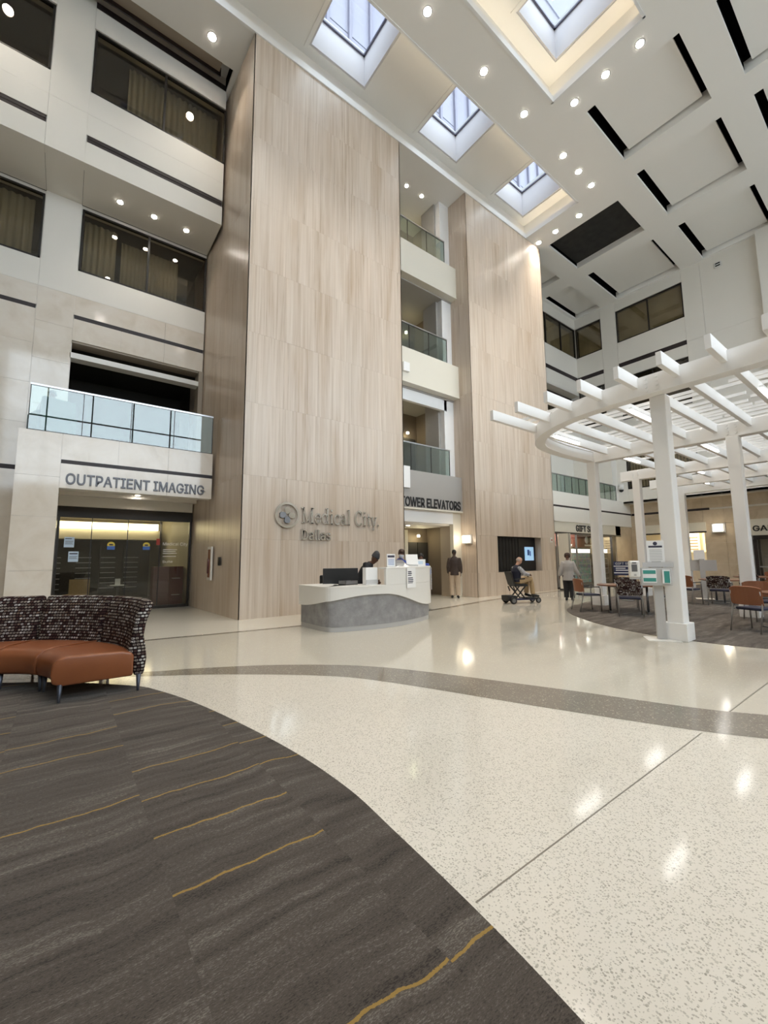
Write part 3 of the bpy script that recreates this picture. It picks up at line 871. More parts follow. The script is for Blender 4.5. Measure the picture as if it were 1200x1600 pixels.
def flat_print(name, x0, x1, z0, z1, y, m, label, cat='notice', group=None, plane='Y', th=.004):
    c = ((x0 + x1) / 2, y, z0) if plane == 'Y' else (y, (x0 + x1) / 2, z0)
    o = tag(empty(name, c), label, cat, group); hx = abs(x1 - x0) / 2
    if plane == 'Y': MB().box(-hx, hx, -th, 0, 0, z1 - z0).build('sheet', MAT[m], o)
    else: MB().box(-th, 0, -hx, hx, 0, z1 - z0).build('sheet', MAT[m], o)
    return o
def lines(o, hx, rows, m='ink', plane='Y', y=-.005, mx=.8):
    for z, wdt, h in rows:
        a, b = -hx * mx, -hx * mx + 2 * hx * mx * wdt
        if plane == 'Y': MB().box(a, b, y - .001, y, z, z + h).build('print_line', MAT[m], o)
        else: MB().box(y - .001, y, -b, -a, z, z + h).build('print_line', MAT[m], o)
o = flat_print('notice', -.12, .12, 1.92, 2.22, YD - .02, 'paper_blue', 'pale blue notice taped highest on the imaging door glass', group='imaging door notices')
o.location.x = .10; lines(o, .12, [(.24, .8, .02), (.18, 1, .01), (.15, 1, .01), (.12, .9, .01), (.09, 1, .01)])
o = flat_print('notice', -.12, .12, 1.50, 1.80, YD - .02, 'paper_blue', 'pale blue notice taped lower on the imaging door glass', group='imaging door notices')
o.location.x = .22; lines(o, .12, [(.22, 1, .035), (.15, 1, .01), (.12, .9, .01), (.09, 1, .01)])
for i, x in enumerate((1.13, 2.08)):
    d = tag(empty('door_decal', (x, YD - .02, 1.86)), 'round yellow and blue decal on the %s imaging door leaf' % ('left', 'right')[i], 'decal', 'imaging door decals')
    pts = [(math.cos(t * math.pi / 12) * .10, math.sin(t * math.pi / 12) * .10) for t in range(24)]
    MB().add([(a, 0, b + .14) for a, b in pts] + [(a, -.004, b + .14) for a, b in pts], [tuple(range(24)), tuple(range(47, 23, -1))] + [(k, (k + 1) % 24, 24 + (k + 1) % 24, 24 + k) for k in range(24)]).build('disc', MAT['yellow_print'], d)
    MB().box(-.1, .1, -.007, -.004, 0, .11).build('blue_band', MAT['blue_print'], d)
    MB().ellipsoid((0, -.006, .15), (.06, .003, .025)).build('eye_mark', MAT['ink'], d)
ct = tag(empty('reception_cabinet', (2.75, 15.75, .012)), 'dark maroon reception cabinet behind the imaging glass', 'cabinet')
MB().box(-.35, .55, 0, .6, 0, 1.30).build('body', MAT['maroon'], ct)
MB().box(-.36, .1, -.02, .0, .02, 1.28).build('door', MAT['maroon'], ct)
MB().box(.12, .54, -.02, .0, .72, 1.28).build('drawer_front', MAT['maroon'], ct); MB().box(.2, .45, -.045, -.02, .9, .92).build('drawer_handle', MAT['steel'], ct)
MB().box(.12, .54, -.02, .0, .04, .68).build('drawer_front', MAT['maroon'], ct); MB().box(.2, .45, -.045, -.02, .35, .37).build('drawer_handle', MAT['steel'], ct)
sg = sign('suite_sign', 'Medical City', 2.55, 3.3, 1.98, 2.11, YD - .012, MAT['paper'], 'white Medical City lettering on the imaging glass beside the pillar', extrude=.004)
for i, (zz, wd, hh) in enumerate(((1.86, .42, .02), (1.80, .38, .02), (1.74, .42, .02), (1.64, .40, .02))):
    MB().box(2.56, 2.56 + wd, YD - .016, YD - .012, zz, zz + hh).build('text_line', MAT['paper'], sg)
sign('suite_sign', 'Suite', 2.56, 2.86, 1.44, 1.52, YD - .012, MAT['paper'], '', extrude=.004, parent=sg)
MB().box(2.36, 2.46, YD - .016, YD - .012, 2.02, 2.22).build('orange_mark', MAT['red_print'], sg)
# waiting chair inside
wc = tag(empty('waiting_chair', (.35, 16.7, .012), -.4), 'olive waiting chair behind the imaging glass', 'chair')
MB().box(-.28, .28, -.28, .28, .36, .46).build('seat', MAT['khaki'], wc); MB().box(-.28, .28, .24, .32, .46, .92).build('backrest', MAT['khaki'], wc)
for sx in (-1, 1):
    for sy in (-1, 1): MB().box(sx * .26 - .02, sx * .26 + .02, sy * .25 - .02, sy * .25 + .02, 0, .36).build('leg', MAT['black_plastic'], wc)
tb = tag(empty('side_table', (1.55, 17.4, .012)), 'small side table with white papers inside the imaging room', 'table')
MB().box(-.3, .3, -.3, .3, .62, .65).build('tabletop', MAT['black_plastic'], tb); MB().cyl((0, 0, 0), (0, 0, .62), .04).build('column', MAT['black_plastic'], tb); MB().cyl((0, 0, 0), (0, 0, .03), .2).build('foot', MAT['black_plastic'], tb)
pp = tag(empty('paper_stack', (1.55, 17.4, .662)), 'white papers standing on the small side table', 'papers'); MB().box(-.22, .22, -.1, .1, 0, .03).build('sheet', MAT['paper'], pp); MB().box(-.08, .08, .0, .02, .03, .24).build('standing_card', MAT['paper'], pp)
# things on the left flank of the pillar
fe = tag(empty('extinguisher_cabinet', (3.47, 13.05, .93), math.radians(90)), 'white framed fire extinguisher cabinet on the pillar flank', 'cabinet')
MB().box(-.19, .19, 0, .05, 0, .98).build('frame', MAT['white_solid'], fe); MB().box(-.12, .12, .051, .056, .08, .9).build('door_pane', MAT['wood_brown'], fe)
MB().cyl((0, .062, .2), (0, .062, .62), .04).build('bottle', MAT['maroon'], fe)
cr_ = tag(empty('card_reader', (3.51, 12.28, 1.36), math.radians(90)), 'small black card reader on the pillar flank', 'card reader')
MB().box(-.09, .09, 0, .035, 0, .24).build('body', MAT['black_plastic'], cr_, .008); MB().box(-.06, .06, .035, .04, .1, .2).build('keypad', MAT['dark_bronze'], cr_)

# ================================================================ GAP BETWEEN THE PILLARS (elevator lobby galleries)
YG = 11.5
GX0, GX1 = 9.10, 12.76
gw = struct(empty('wall_elevator'), 'stacked elevator lobby galleries between the pillars')
for z0, z1, m in ((12.55, 13.95, 'cream_fascia'), (8.12, 9.5, 'cream_fascia'), (3.32, 4.77, 'grey_fascia')):
    MB().box(GX0, GX1, YG, YG + .3, z0, z1).build('fascia', MAT[m], gw)
    MB().box(GX0, GX1, YG + .06, 16.5, z0 + .12, z0 + .45).build('slab', MAT['grey_fascia'], gw)
    MB().box(GX0, GX1, YG - .02, YG, z0, z0 + .06).build('bottom_bead', MAT['cream_fascia'], gw)
# jambs and white frames
MB().box(12.2, 12.76, 11.85, 12.1, 4.77, 17.2).build('jamb', MAT['bright_white'], gw)
MB().box(GX0, 12.35, 11.85, 12.0, 7.60, 8.24).build('white_header', MAT['bright_white'], gw)
for z0, z1 in ((4.77, 8.24), (9.5, 12.67), (13.95, 17.12)):
    MB().box(12.10, 12.2, 12.1, 12.9, z0, z1).build('return_wall', MAT['lobby_grey'], gw)
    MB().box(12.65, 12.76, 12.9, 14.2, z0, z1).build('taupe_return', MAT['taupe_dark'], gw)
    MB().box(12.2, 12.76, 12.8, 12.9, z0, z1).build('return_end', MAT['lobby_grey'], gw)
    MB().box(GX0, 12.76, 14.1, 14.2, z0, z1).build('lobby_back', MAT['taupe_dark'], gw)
    MB().box(11.5, 12.5, 14.02, 14.1, z0, z0 + 2.15).build('lift_door', MAT['dark_interior'], gw)
MB().box(GX0, GX1, 13.3, 16.5, 17.12, 17.2).build('gallery_ceiling', MAT['ceiling_paint'], gw)
MB().box(GX0, GX1, YG + .3, 14.1, 12.5, 12.66).build('gallery_ceiling', MAT['lobby_grey'], gw)
MB().box(GX0, GX1, YG + .3, 14.1, 8.05, 8.23).build('gallery_ceiling', MAT['lobby_grey'], gw)
balustrade('balustrade', ((9.1, 11.62), (12.2, 11.62)), 13.95, 1.05, 3, 'topmost small glass balustrade between the pillars', 'lobby balustrades')
balustrade('balustrade', ((9.1, 11.62), (12.2, 11.62)), 9.5, 1.05, 3, 'middle small glass balustrade between the pillars', 'lobby balustrades')
balustrade('balustrade', ((9.1, 11.62), (12.2, 11.62)), 4.77, 1.05, 3, 'lowest glass balustrade above the elevator sign', 'lobby balustrades')
# ground-floor lobby
MB().box(GX0, 12.3, YG + .12, YG + .3, 2.86, 3.34).build('white_lintel', MAT['bright_white'], gw)
MB().box(12.3, GX1, YG + .12, YG + .3, 0, 3.34).build('door_jamb', MAT['cream_fascia'], gw)
MB().box(GX0, 12.4, YG + .3, 16.5, 2.80, 2.86).build('lobby_ceiling', MAT['ceiling_paint'], gw)
MB().box(12.3, 12.42, YG + .3, 12.35, 0, 2.8).build('lobby_wall', MAT['taupe_wall'], gw)
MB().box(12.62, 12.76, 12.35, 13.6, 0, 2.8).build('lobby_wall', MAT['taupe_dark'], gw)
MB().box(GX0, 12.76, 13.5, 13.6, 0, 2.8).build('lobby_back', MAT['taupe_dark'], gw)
MB().box(11.45, 12.58, 13.42, 13.5, 0, 2.2).build('lift_door', MAT['dark_interior'], gw)
MB().box(11.98, 12.0, 13.41, 13.42, 0, 2.2).build('door_seam', MAT['black_void'], gw)
MB().box(11.1, 11.35, 13.3, 13.5, 0, 2.7).build('lit_jamb', MAT['cream_fascia'], gw)
sign('wall_sign', 'TOWER ELEVATORS', 9.50, 12.62, 3.40, 3.77, YG, MAT['black_letter'], 'black raised letters TOWER ELEVATORS on the grey fascia', extrude=.03, offset=.022)
# lobby wall lamps with their cones of light
def lobby_lamp(loc, label):
    L = tag(empty('lobby_lamp', loc), label, 'lamp', 'elevator lobby lamps')
    MB().cyl((0, 0, 0), (0, 0, .08), .06).build('lens', MAT['elevator_lamp'], L)
    MB().tube([(0, 0, .08), (0, 0, .14)], [.07, .04]).build('housing', MAT['steel'], L)
    d = bpy.data.lights.new('lobby_lamp_light', 'POINT'); d.energy = 7 * DOWN; d.color = (1, .86, .50); d.shadow_soft_size = .08
    lo = bpy.data.objects.new('lobby_lamp_light', d); COL.objects.link(lo); lo.parent = L; lo.location = (0, -.1, -.06)
lobby_lamp((11.9, 13.25, 2.42), 'small bright lamp over the ground floor lift doors')
lobby_lamp((11.9, 13.85, 7.05), 'small bright lamp in the lobby above the elevator sign')
lobby_lamp((11.9, 13.85, 11.8), 'small bright lamp in the middle gallery lobby')
lobby_lamp((11.9, 13.85, 16.25), 'small bright lamp in the topmost gallery lobby')
hb = tag(empty('hanging_banner', (9.62, 11.46, 4.08)), 'white vertical banner hanging beside the pillar above the elevator sign', 'banner')
MB().box(-.2, .3, -.02, .0, 0, .80).build('panel', MAT['paper'], hb)
hb2 = tag(empty('wall_box', (9.66, 11.46, 8.5)), 'small white box on the cream fascia between the pillars', 'box'); MB().box(-.0, .3, -.06, .04, 0, .35).build('body', MAT['bright_white'], hb2, .01)
# sconces
def sconce(loc, rz, label, s=1.0):
    S = tag(empty('wall_sconce', loc, rz), label, 'lamp')
    MB().box(-.24 * s, .24 * s, -.02, .0, -.2 * s, .2 * s).build('back_plate', MAT['stand_grey'], S)
    MB().box(-.17 * s, .17 * s, -.17, -.03, -.15 * s, .17 * s).build('shade', MAT['sconce_glow'], S, .01)
    MB().box(-.2 * s, .2 * s, -.16, -.02, -.2 * s, -.18 * s).build('bracket', MAT['steel'], S)
    d = bpy.data.lights.new('sconce_light', 'POINT'); d.energy = 7 * DOWN; d.color = (1, .84, .62); d.shadow_soft_size = .1
    lo = bpy.data.objects.new('sconce_light', d); COL.objects.link(lo); lo.parent = S; lo.location = (0, -.32, 0)
sconce((12.745, 11.27, 2.25), math.radians(-90), 'glowing square wall sconce on the pillar flank beside the elevators', .9)

# logo on the pillar
LC = (4.86, YP - .015, 2.735)
lg = tag(empty('hospital_logo', (4.86, YP, 2.735)), 'chrome Medical City Dallas lettering with a round cross emblem', 'sign')
n = 40
ring = MB(); vs = []
for k in range(n):
    t = 2 * math.pi * k / n
    for r_, y_ in ((.36, 0), (.36, -.06), (.30, -.06), (.30, 0)): vs.append((r_ * math.cos(t), y_, r_ * math.sin(t)))
fs = []
for k in range(n):
    k2 = (k + 1) % n
    for q in range(4): fs.append((k * 4 + q, k2 * 4 + q, k2 * 4 + (q + 1) % 4, k * 4 + (q + 1) % 4))
ring.add(vs, fs).build('emblem_ring', MAT['chrome'], lg)
for a in range(4):
    R = Matrix.Rotation(a * math.pi / 2, 3, 'Y')
    poly = [(-.07, .06), (-.085, .17), (-.05, .22), (.05, .22), (.085, .17), (.07, .06), (.0, .03)]
    vs = [R @ Vector((x, -.06, z)) for x, z in poly] + [R @ Vector((x, 0, z)) for x, z in poly]; q = len(poly)
    MB().add(vs, [tuple(range(q)), tuple(range(2 * q - 1, q - 1, -1))] + [(i, (i + 1) % q, q + (i + 1) % q, q + i) for i in range(q)]).build('emblem_petal', MAT['chrome'] if a in (0, 1) else MAT['grey_metal'], lg)
# serif letters from strokes: (polyline, width) in a unit where x-height = 1, cap = 1.5
def arc(cx, cz, rx, rz, a0, a1, k=9): return [(cx + rx * math.cos(math.radians(a0 + (a1 - a0) * i / k)), cz + rz * math.sin(math.radians(a0 + (a1 - a0) * i / k))) for i in range(k + 1)]
def ser(x, z, w_=.34): return ([(x - w_ / 2, z), (x + w_ / 2, z)], .07)
G = {
 'M': (1.75, [([(.30, 0), (.30, 1.5)], .10), ([(.30, 1.46), (.86, .08)], .22), ([(.86, .08), (1.42, 1.46)], .10), ([(1.44, 0), (1.44, 1.5)], .24), ser(.30, .04, .5), ser(1.44, .04, .56), ser(.22, 1.46, .42), ser(1.5, 1.46, .44)]),
 'e': (.98, [(arc(.5, .5, .38, .47, 10, 340), .15), ([(.14, .55), (.87, .55)], .08)]),
 'd': (1.14, [(arc(.48, .5, .37, .47, 30, 330), .16), ([(.86, .04), (.86, 1.55)], .2), ser(.74, 1.52, .28), ser(.98, .04, .3)]),
 'i': (.60, [([(.3, 0), (.3, .98)], .2), ser(.3, .04, .46), ser(.22, .95, .3), ([(.2, 1.36), (.4, 1.36)], .2)]),
 'c': (.94, [(arc(.52, .5, .39, .47, 45, 322), .16), ([(.72, .78), (.86, .74)], .16)]),
 'a': (1.02, [(arc(.42, .68, .3, .29, 165, 0), .14), ([(.74, .7), (.74, .06)], .2), (arc(.44, .27, .32, .24, 60, 300), .14), ser(.88, .04, .26)]),
 'l': (.60, [([(.3, 0), (.3, 1.55)], .2), ser(.3, .04, .46), ser(.2, 1.52, .28)]),
 'C': (1.35, [(arc(.74, .75, .56, .74, 45, 318), .19), ([(1.14, 1.02), (1.14, 1.46)], .08)]),
 't': (.72, [([(.34, .1), (.34, 1.3)], .18), ([(.1, .95), (.62, .95)], .09), (arc(.5, .16, .17, .15, 180, 320), .1)]),
 'y': (1.0, [([(.2, .95), (.52, .05)], .18), ([(.84, .95), (.46, -.2)], .09), (arc(.32, -.2, .15, .2, 0, -150), .12), ser(.2, .95, .36), ser(.84, .95, .34)]),
 '.': (.45, [([(.12, .1), (.32, .1)], .2)]),
 ' ': (.5, []),
}
def stroke_glyph(parent, strokes, ox, oz, sx, sz, y, m):
    mb = MB()
    for pts, wd in strokes:
        vs = []; n_ = len(pts)
        for i, p_ in enumerate(pts):
            a = Vector(pts[max(i - 1, 0)]); b = Vector(pts[min(i + 1, n_ - 1)]); t = (b - a).normalized(); nr = Vector((-t.y, t.x)) * wd / 2
            for s_ in (1, -1):
                for d_ in (0, -.05): vs.append((ox + (p_[0] + nr.x * s_) * sx, y + d_, oz + (p_[1] + nr.y * s_) * sz))
        fs = []
        for i in range(n_ - 1):
            o = i * 4; fs += [(o + 1, o + 5, o + 7, o + 3), (o, o + 2, o + 6, o + 4), (o, o + 4, o + 5, o + 1), (o + 2, o + 3, o + 7, o + 6)]
        fs += [(0, 1, 3, 2), ((n_ - 1) * 4, (n_ - 1) * 4 + 2, (n_ - 1) * 4 + 3, (n_ - 1) * 4 + 1)]
        mb.add(vs, fs)
    return mb.build('letter', m, parent)
txt = 'Medical City.'; tot = sum(G[c][0] for c in txt)
sx = 2.76 / tot; x = .42
for c in txt:
    if G[c][1]: stroke_glyph(lg, G[c][1], x, -.20, sx, .30, 0, MAT['chrome'])
    x += G[c][0] * sx
sign('x', 'Dallas', .43, 1.38, -.68, -.37, -.0, MAT['chrome'], '', extrude=.06, offset=.014, parent=lg)

# niche display in the second pillar
nd = tag(empty('display_screen', (15.63, YP + .32, 1.665)), 'wide dark video wall screen set in the pillar niche', 'screen')
MB().box(-1.55, 1.55, 0, .06, -.73, .73).build('panel', MAT['black_plastic'], nd)
for i in range(9): MB().box(-1.5 + i * .22, -1.5 + i * .22 + .012, -.012, 0, -.7, .7).build('screen_rib', MAT['dark_bronze'], nd)
MB().box(.72, 1.38, -.02, -.001, -.28, .32).build('lit_poster', mat('poster_glow', (.35, .55, .75), .5, emit=(.35, .58, .85), estr=.55), nd)
MB().box(.90, 1.05, -.025, -.02, -.05, .20).build('poster_mark', MAT['blue_print'], nd); MB().box(1.08, 1.15, -.025, -.02, -.08, .14).build('poster_mark', MAT['blue_print'], nd)
for b in ((14.06, 17.2, .915, .93), (14.06, 17.2, 2.40, 2.415)): MB().box(b[0], b[1], YP + .02, YP + .55, b[2], b[3]).build('niche_lining', TR, P2)
for x in (14.045, 17.185): MB().box(x, x + .03, YP + .02, YP + .55, .93, 2.4).build('niche_lining', TR, P2)
sw = tag(empty('wall_switch', (17.98, YP - .001, 2.2)), 'small white alarm plate on the pillar edge by the shop', 'alarm'); MB().box(-.07, .07, -.04, 0, 0, .22).build('plate', MAT['sensor_white'], sw, .01); MB().box(-.03, .03, -.05, -.04, .08, .15).build('button', MAT['red_print'], sw)

# ================================================================ FAR WALL (shop side) AND RIGHT WALL
XC = 26.05
wf = struct(empty('wall_far'), 'white gallery wall over the gift shop')
YF = 13.2
def fpanel(x0, x1, z0, z1, m=WP): MB().box(x0 + .004, x1 - .004, YF, YF + .06, z0 + .004, z1 - .004).build('panel', m, wf)
for x0, x1 in ((18.3, 22.2), (22.2, XC)):
    fpanel(x0, x1, 16.45, 17.13); fpanel(x0, x1, 13.12, 14.45); fpanel(x0, x1, 11.95, 12.87)
    MB().box(x0 + .02, x1, YF + .004, YF + .1, 12.86, 13.13).build('shadow_strip', MAT['strip_bronze'], wf)
MB().box(18.3, XC, YF + .06, YF + .25, 12.0, 14.45).build('core', WP, wf)
MB().box(18.3, XC, YF, 16, 11.9, 11.97).build('soffit', WP, wf)
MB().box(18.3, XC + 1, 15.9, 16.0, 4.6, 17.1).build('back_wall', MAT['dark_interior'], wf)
MB().box(18.3, XC, YF + .3, YF + .36, 4.6, 8.2).build('mid_wall', WP, wf)
MB().box(18.3, XC, YF, YF + .36, 8.2, 9.6).build('mid_fascia', WP, wf)
window(6, 18.9, XC - .03, 14.45, 16.45, YF + .03, 'dark corner window high behind the second pillar', (.28, .52, .76))
window(7, 18.9, XC - .03, 9.7, 11.85, YF + .5, 'dark gallery window behind the pergola', (.3, .6))
bl = tag(MB().box(18.9, XC - .1, YF + .35, YF + .37, 14.5, 16.4).build('roller_blind', MAT['blind_fabric']), 'olive roller blind behind the corner window by the second pillar', 'blind', 'roller blinds')
# shop fascia and gallery balustrade at level 2
YS = 10.95
CXs = 27.0
MB().box(18.3, CXs, YS, YS + .2, 3.25, 3.96).build('shop_fascia', WP, wf)
MB().box(18.3, CXs, YS + .004, YS + .2, 3.95, 4.06).build('shadow_strip', MAT['strip_bronze'], wf)
MB().box(18.3, CXs, YS, YS + .2, 4.05, 4.72).build('shop_fascia', WP, wf)
MB().box(18.3, CXs, YS + .2, YF + .3, 4.4, 4.7).build('gallery_slab', WP, wf)
MB().box(18.3, 25.5, YS + .05, YS + .25, 2.72, 3.25).build('shop_bulkhead', MAT['cream_fascia'], wf)
MB().box(18.3, 25.5, YS + .04, YS + .26, 2.66, 2.74).build('shop_header', MAT['dark_bronze'], wf)
MB().box(24.9, CXs, YS + .05, YS + .3, 0, 3.25).build('marble_pier', MAT['beige_stone'], wf)
balustrade('balustrade', ((18.36, YS + .06), (25.3, YS + .06)), 4.72, .85, 10, 'long green glass balustrade over the gift shop', 'gallery balustrades')
sign('wall_sign', 'GIFT SHOP', 20.55, 22.85, 2.80, 3.14, YS + .05, MAT['black_letter'], 'black raised letters GIFT SHOP over the shop front', extrude=.03, offset=.018)
MB().box(25.4, 27.2, 11.2, 13.6, 4.72, 8.25).build('upper_pier', WP, wf)
cmw = tag(empty('security_camera', (26.1, 11.02, 5.35)), 'white dome security camera on the gallery wall corner', 'camera')
MB().box(-.05, .05, .0, .18, .38, .46).build('bracket', MAT['sensor_white'], cmw); MB().cyl((0, 0, .1), (0, 0, .42), .16).build('housing', MAT['sensor_white'], cmw); MB().ellipsoid((0, 0, .1), (.15, .15, .15)).build('dome', MAT['black_plastic'], cmw)
# shop front
sf = struct(empty('door_2', (0, YS + .15, 0)), 'glazed gift shop front with sliding leaves')
for a, b in ((18.9, 20.7), (20.7, 22.6), (22.6, 24.5)):
    MB().box(a + .03, b - .03, -.006, .006, .1, 2.66).build('pane', MAT['clear_glass'], sf)
    MB().box(a - .03, a + .03, -.04, .04, 0, 2.66).build('stile', MAT['grey_metal'], sf)
MB().box(24.47, 24.8, -.06, .06, 0, 2.72).build('end_post', MAT['dark_bronze'], sf)
MB().box(18.36, 24.5, -.04, .04, 0, .1).build('bottom_rail', MAT['dark_bronze'], sf)
dl = tag(empty('door_frame_stack', (18.6, 10.6, 0)), 'folded pale metal door leaves at the shop entrance', 'door')
for i in range(3): MB().box(-.1 + i * .09, -.05 + i * .09, -.3, .2, .05, 2.62).build('leaf', MAT['steel'] if i % 2 else MAT['cream_fascia'], dl)
MB().box(-.12, .2, -.32, .22, 0, .07).build('shoe', MAT['black_plastic'], dl)
sr = struct(empty('wall_shop_room'), 'lit shop room behind the glass')
MB().box(18.3, 26, 15.0, 15.1, 0, 3.3).build('back_wall', MAT['taupe_wall'], sr)
MB().box(18.3, 26, 11.2, 15, 2.95, 3.0).build('shop_ceiling', MAT['cream_fascia'], sr)
MB().box(25.9, 26, 11.2, 15, 0, 3.0).build('side_wall', MAT['taupe_wall'], sr)
MB().box(18.35, 18.4, 11.2, 15, 0, 3.0).build('side_wall', MAT['taupe_wall'], sr)
for i, (x, y) in enumerate(((19.2, 12.2), (21.2, 12.4), (23.2, 12.4))):
    pn = tag(empty('ceiling_light', (x, y, 2.94)), 'flat lit ceiling panel in the shop, %s' % ('by the folded doors', 'behind the shop sign', 'over the drinks cooler')[i], 'light', 'shop ceiling lights')
    MB().box(-.6, .6, -.3, .3, -.02, 0).build('diffuser', MAT['shop_panel'], pn); MB().box(-.65, .65, -.35, .35, -.01, .005).build('frame', MAT['steel'], pn)
def cooler(loc, label, w_=1.1, m='gift_goods'):
    c = tag(empty('drinks_cooler', loc), label, 'cooler', 'shop coolers')
    MB().box(-w_ / 2, w_ / 2, 0, .7, 0, 2.05).build('cabinet', MAT['black_plastic'], c)
    MB().box(-w_ / 2 + .06, w_ / 2 - .06, -.01, 0, 1.75, 1.95).build('lit_header', MAT['glow_sign'], c)
    MB().box(-w_ / 2 + .06, w_ / 2 - .06, -.008, 0, .15, 1.7).build('stocked_front', MAT[m], c)
    for k in range(5): MB().box(-w_ / 2 + .06, w_ / 2 - .06, -.02, -.008, .3 + k * .28, .32 + k * .28).build('shelf', MAT['steel'], c)
    MB().box(w_ / 2 - .12, w_ / 2 - .09, -.06, -.02, .6, 1.4).build('handle', MAT['steel'], c)
    return c
cooler((21.45, 11.9, 0), 'shop cooler stocked with bright packets behind the walking person', 1.4)
cooler((22.95, 11.9, 0), 'shop cooler with teal lit shelves beside the slim column', 1.4)
cooler((24.55, 11.62, 0), 'dark tall drinks cooler with lit top right of the slim column', 1.1, 'black_plastic')
hdr = tag(empty('shop_header_sign', (23.0, 12.75, 2.10)), 'red brown shop frieze with round white and red emblems', 'sign')
MB().box(-3.0, 2.8, 0, .05, 0, .75).build('board', mat('frieze_brown', (.16, .045, .03), .6), hdr)
for i, x in enumerate((-1.7, -.9, 0, 1.95, 2.4)):
    MB().ellipsoid((x, -.03, .42), (.22, .05, .22)).build('emblem', MAT[('red_print', 'shirt_white', 'maroon', 'shirt_white', 'ink')[i]], hdr)
    MB().box(x - .22, x + .22, -.03, 0, .06, .16).build('emblem_text', MAT['paper'], hdr)

# right wall
wr = struct(empty('wall_right'), 'white upper wall and beige lower wall across the atrium')
def rpanel(y0, y1, z0, z1, m=WP, x=XC): MB().box(x, x + .06, y0 + .004, y1 - .004, z0 + .004, z1 - .004).build('panel', m, wr)
bayy = [(11.55, 13.2), (7.15, 10.65)]; coly = [(10.65, 11.55), (6.3, 7.15), (3.95, 6.3), (-9.2, 3.95)]
for a, b in bayy:
    rpanel(a, b, 16.48, 17.13); rpanel(a, b, 13.12, 14.44); rpanel(a, b, 12.2, 12.87); rpanel(a, b, 7.92, 9.6)
    MB().box(XC + .004, XC + .1, a + .01, b - .01, 12.86, 13.13).build('shadow_strip', MAT['strip_bronze'], wr)
    rpanel(a, b, 4.6, 5.42)
for a, b in coly: rpanel(a, b, 4.6, 13.0); rpanel(a, b, 13.0, 17.13)
MB().box(XC - .35, XC, 1.0, 3.95, 4.6, 17.13).build('pilaster', WP, wr)
mb = MB()
for c in cells(-9.2, 16, 4.6, 17.9, [(a + .02, b - .02, 14.46, 16.46) for a, b in bayy] + [(a + .02, b - .02, 9.6, 12.2) for a, b in bayy] + [(a + .02, b - .02, 5.44, 7.9) for a, b in bayy]): mb.box(XC + .06, XC + .25, c[0], c[1], c[2], c[3])
mb.build('core', WP, wr)
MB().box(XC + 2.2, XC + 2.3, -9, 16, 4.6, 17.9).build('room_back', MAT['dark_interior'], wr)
def window_x(n, y0, y1, z0, z1, x, label, mull=(.5,)):
    W = window(n, -(y1 - y0) / 2, (y1 - y0) / 2, z0, z1, 0, label, mull)
    W.location = (x, (y0 + y1) / 2, z0); W.rotation_euler = (0, 0, math.radians(-90))
    return W
window_x(8, 7.16, 10.64, 14.46, 16.46, XC + .03, 'wide window with olive blind high on the right wall')
window_x(9, 11.56, 13.18, 14.46, 16.46, XC + .03, 'corner window leaf with olive blind on the right wall', ())
window_x(10, 7.16, 10.64, 9.62, 12.18, XC + .03, 'lower dark window on the right wall above the pergola')
window_x(11, 11.56, 13.18, 9.62, 12.18, XC + .03, 'lower dark corner window above the pergola', ())
window_x(12, 7.16, 10.64, 5.44, 7.9, XC + .03, 'lowest window seen through the pergola slats')
window_x(13, 11.56, 13.18, 5.44, 7.9, XC + .03, 'lowest corner window behind the shop pier', ())
vb = tag(empty('vertical_blind', (XC + .25, 8.9, 5.5)), 'pale vertical blind in the lowest window behind the pergola', 'blind')
for k in range(22): MB().obox((0, -1.6 + k * .15, 1.18), .012, .11, 2.3, Matrix.Rotation(.5, 3, 'Z')).build('slat', MAT['sheer_curtain'], vb)
MB().box(-.03, .03, -1.68, 1.68, 2.33, 2.38).build('head_rail', MAT['steel'], vb)
for i, (a, b) in enumerate(((7.2, 10.6), (11.6, 13.1))):
    tag(MB().box(XC + .25, XC + .27, a, b, 14.5, 16.42).build('roller_blind', MAT['blind_fabric']), ('olive roller blind behind the wide window on the right wall', 'olive roller blind behind the corner leaf of the right wall')[i], 'blind', 'roller blinds')
sd = tag(empty('wall_sensor', (XC - .005, 5.52, 16.5)), 'small two slot vent sensor high on the right wall', 'sensor')
MB().box(-.04, 0, -.16, .16, -.14, .14).build('plate', MAT['sensor_white'], sd, .02)
for z in (-.09, .03): MB().box(-.05, -.04, -.1, .1, z, z + .06).build('slot', MAT['black_void'], sd)
# lower beige wall at XL
XL = 26.9
BE = MAT['beige_stone']
zrows = [(0, 1.1), (1.1, 2.2), (2.2, 3.2), (3.2, 3.94), (4.03, 4.7)]
holes = [(7.4, 10.4, .95, 2.75), (-2, 5.5, 0, 2.5)]
ysegs = [(-9, -2), (-2, 1.0), (1.0, 3.2), (3.2, 5.5), (5.5, 6.5), (6.5, 7.4), (7.4, 8.4), (8.4, 9.4), (9.4, 10.4), (10.4, 11.0)]
for a, b in ysegs:
    for z0, z1 in zrows:
        if z0 < 2.5 and b <= 5.5 and a >= -2: continue
        if a >= 7.4 and b <= 10.4 and z0 in (1.1,): continue
        if a >= 7.4 and b <= 10.4 and z0 == 2.2: z0 = 2.75
        MB().box(XL, XL + .05, a + .003, b - .003, z0 + .003, z1 - .003).build('panel', BE, wr)
MB().box(XL - .002, XL + .06, 7.1, 10.9, 3.93, 4.05).build('shadow_strip', MAT['strip_bronze'], wr)
mb = MB()
for c in cells(-9.2, 11.0, 0, 4.72, holes): mb.box(XL + .05, XL + .3, c[0], c[1], c[2], c[3])
mb.build('lower_core', WP, wr)
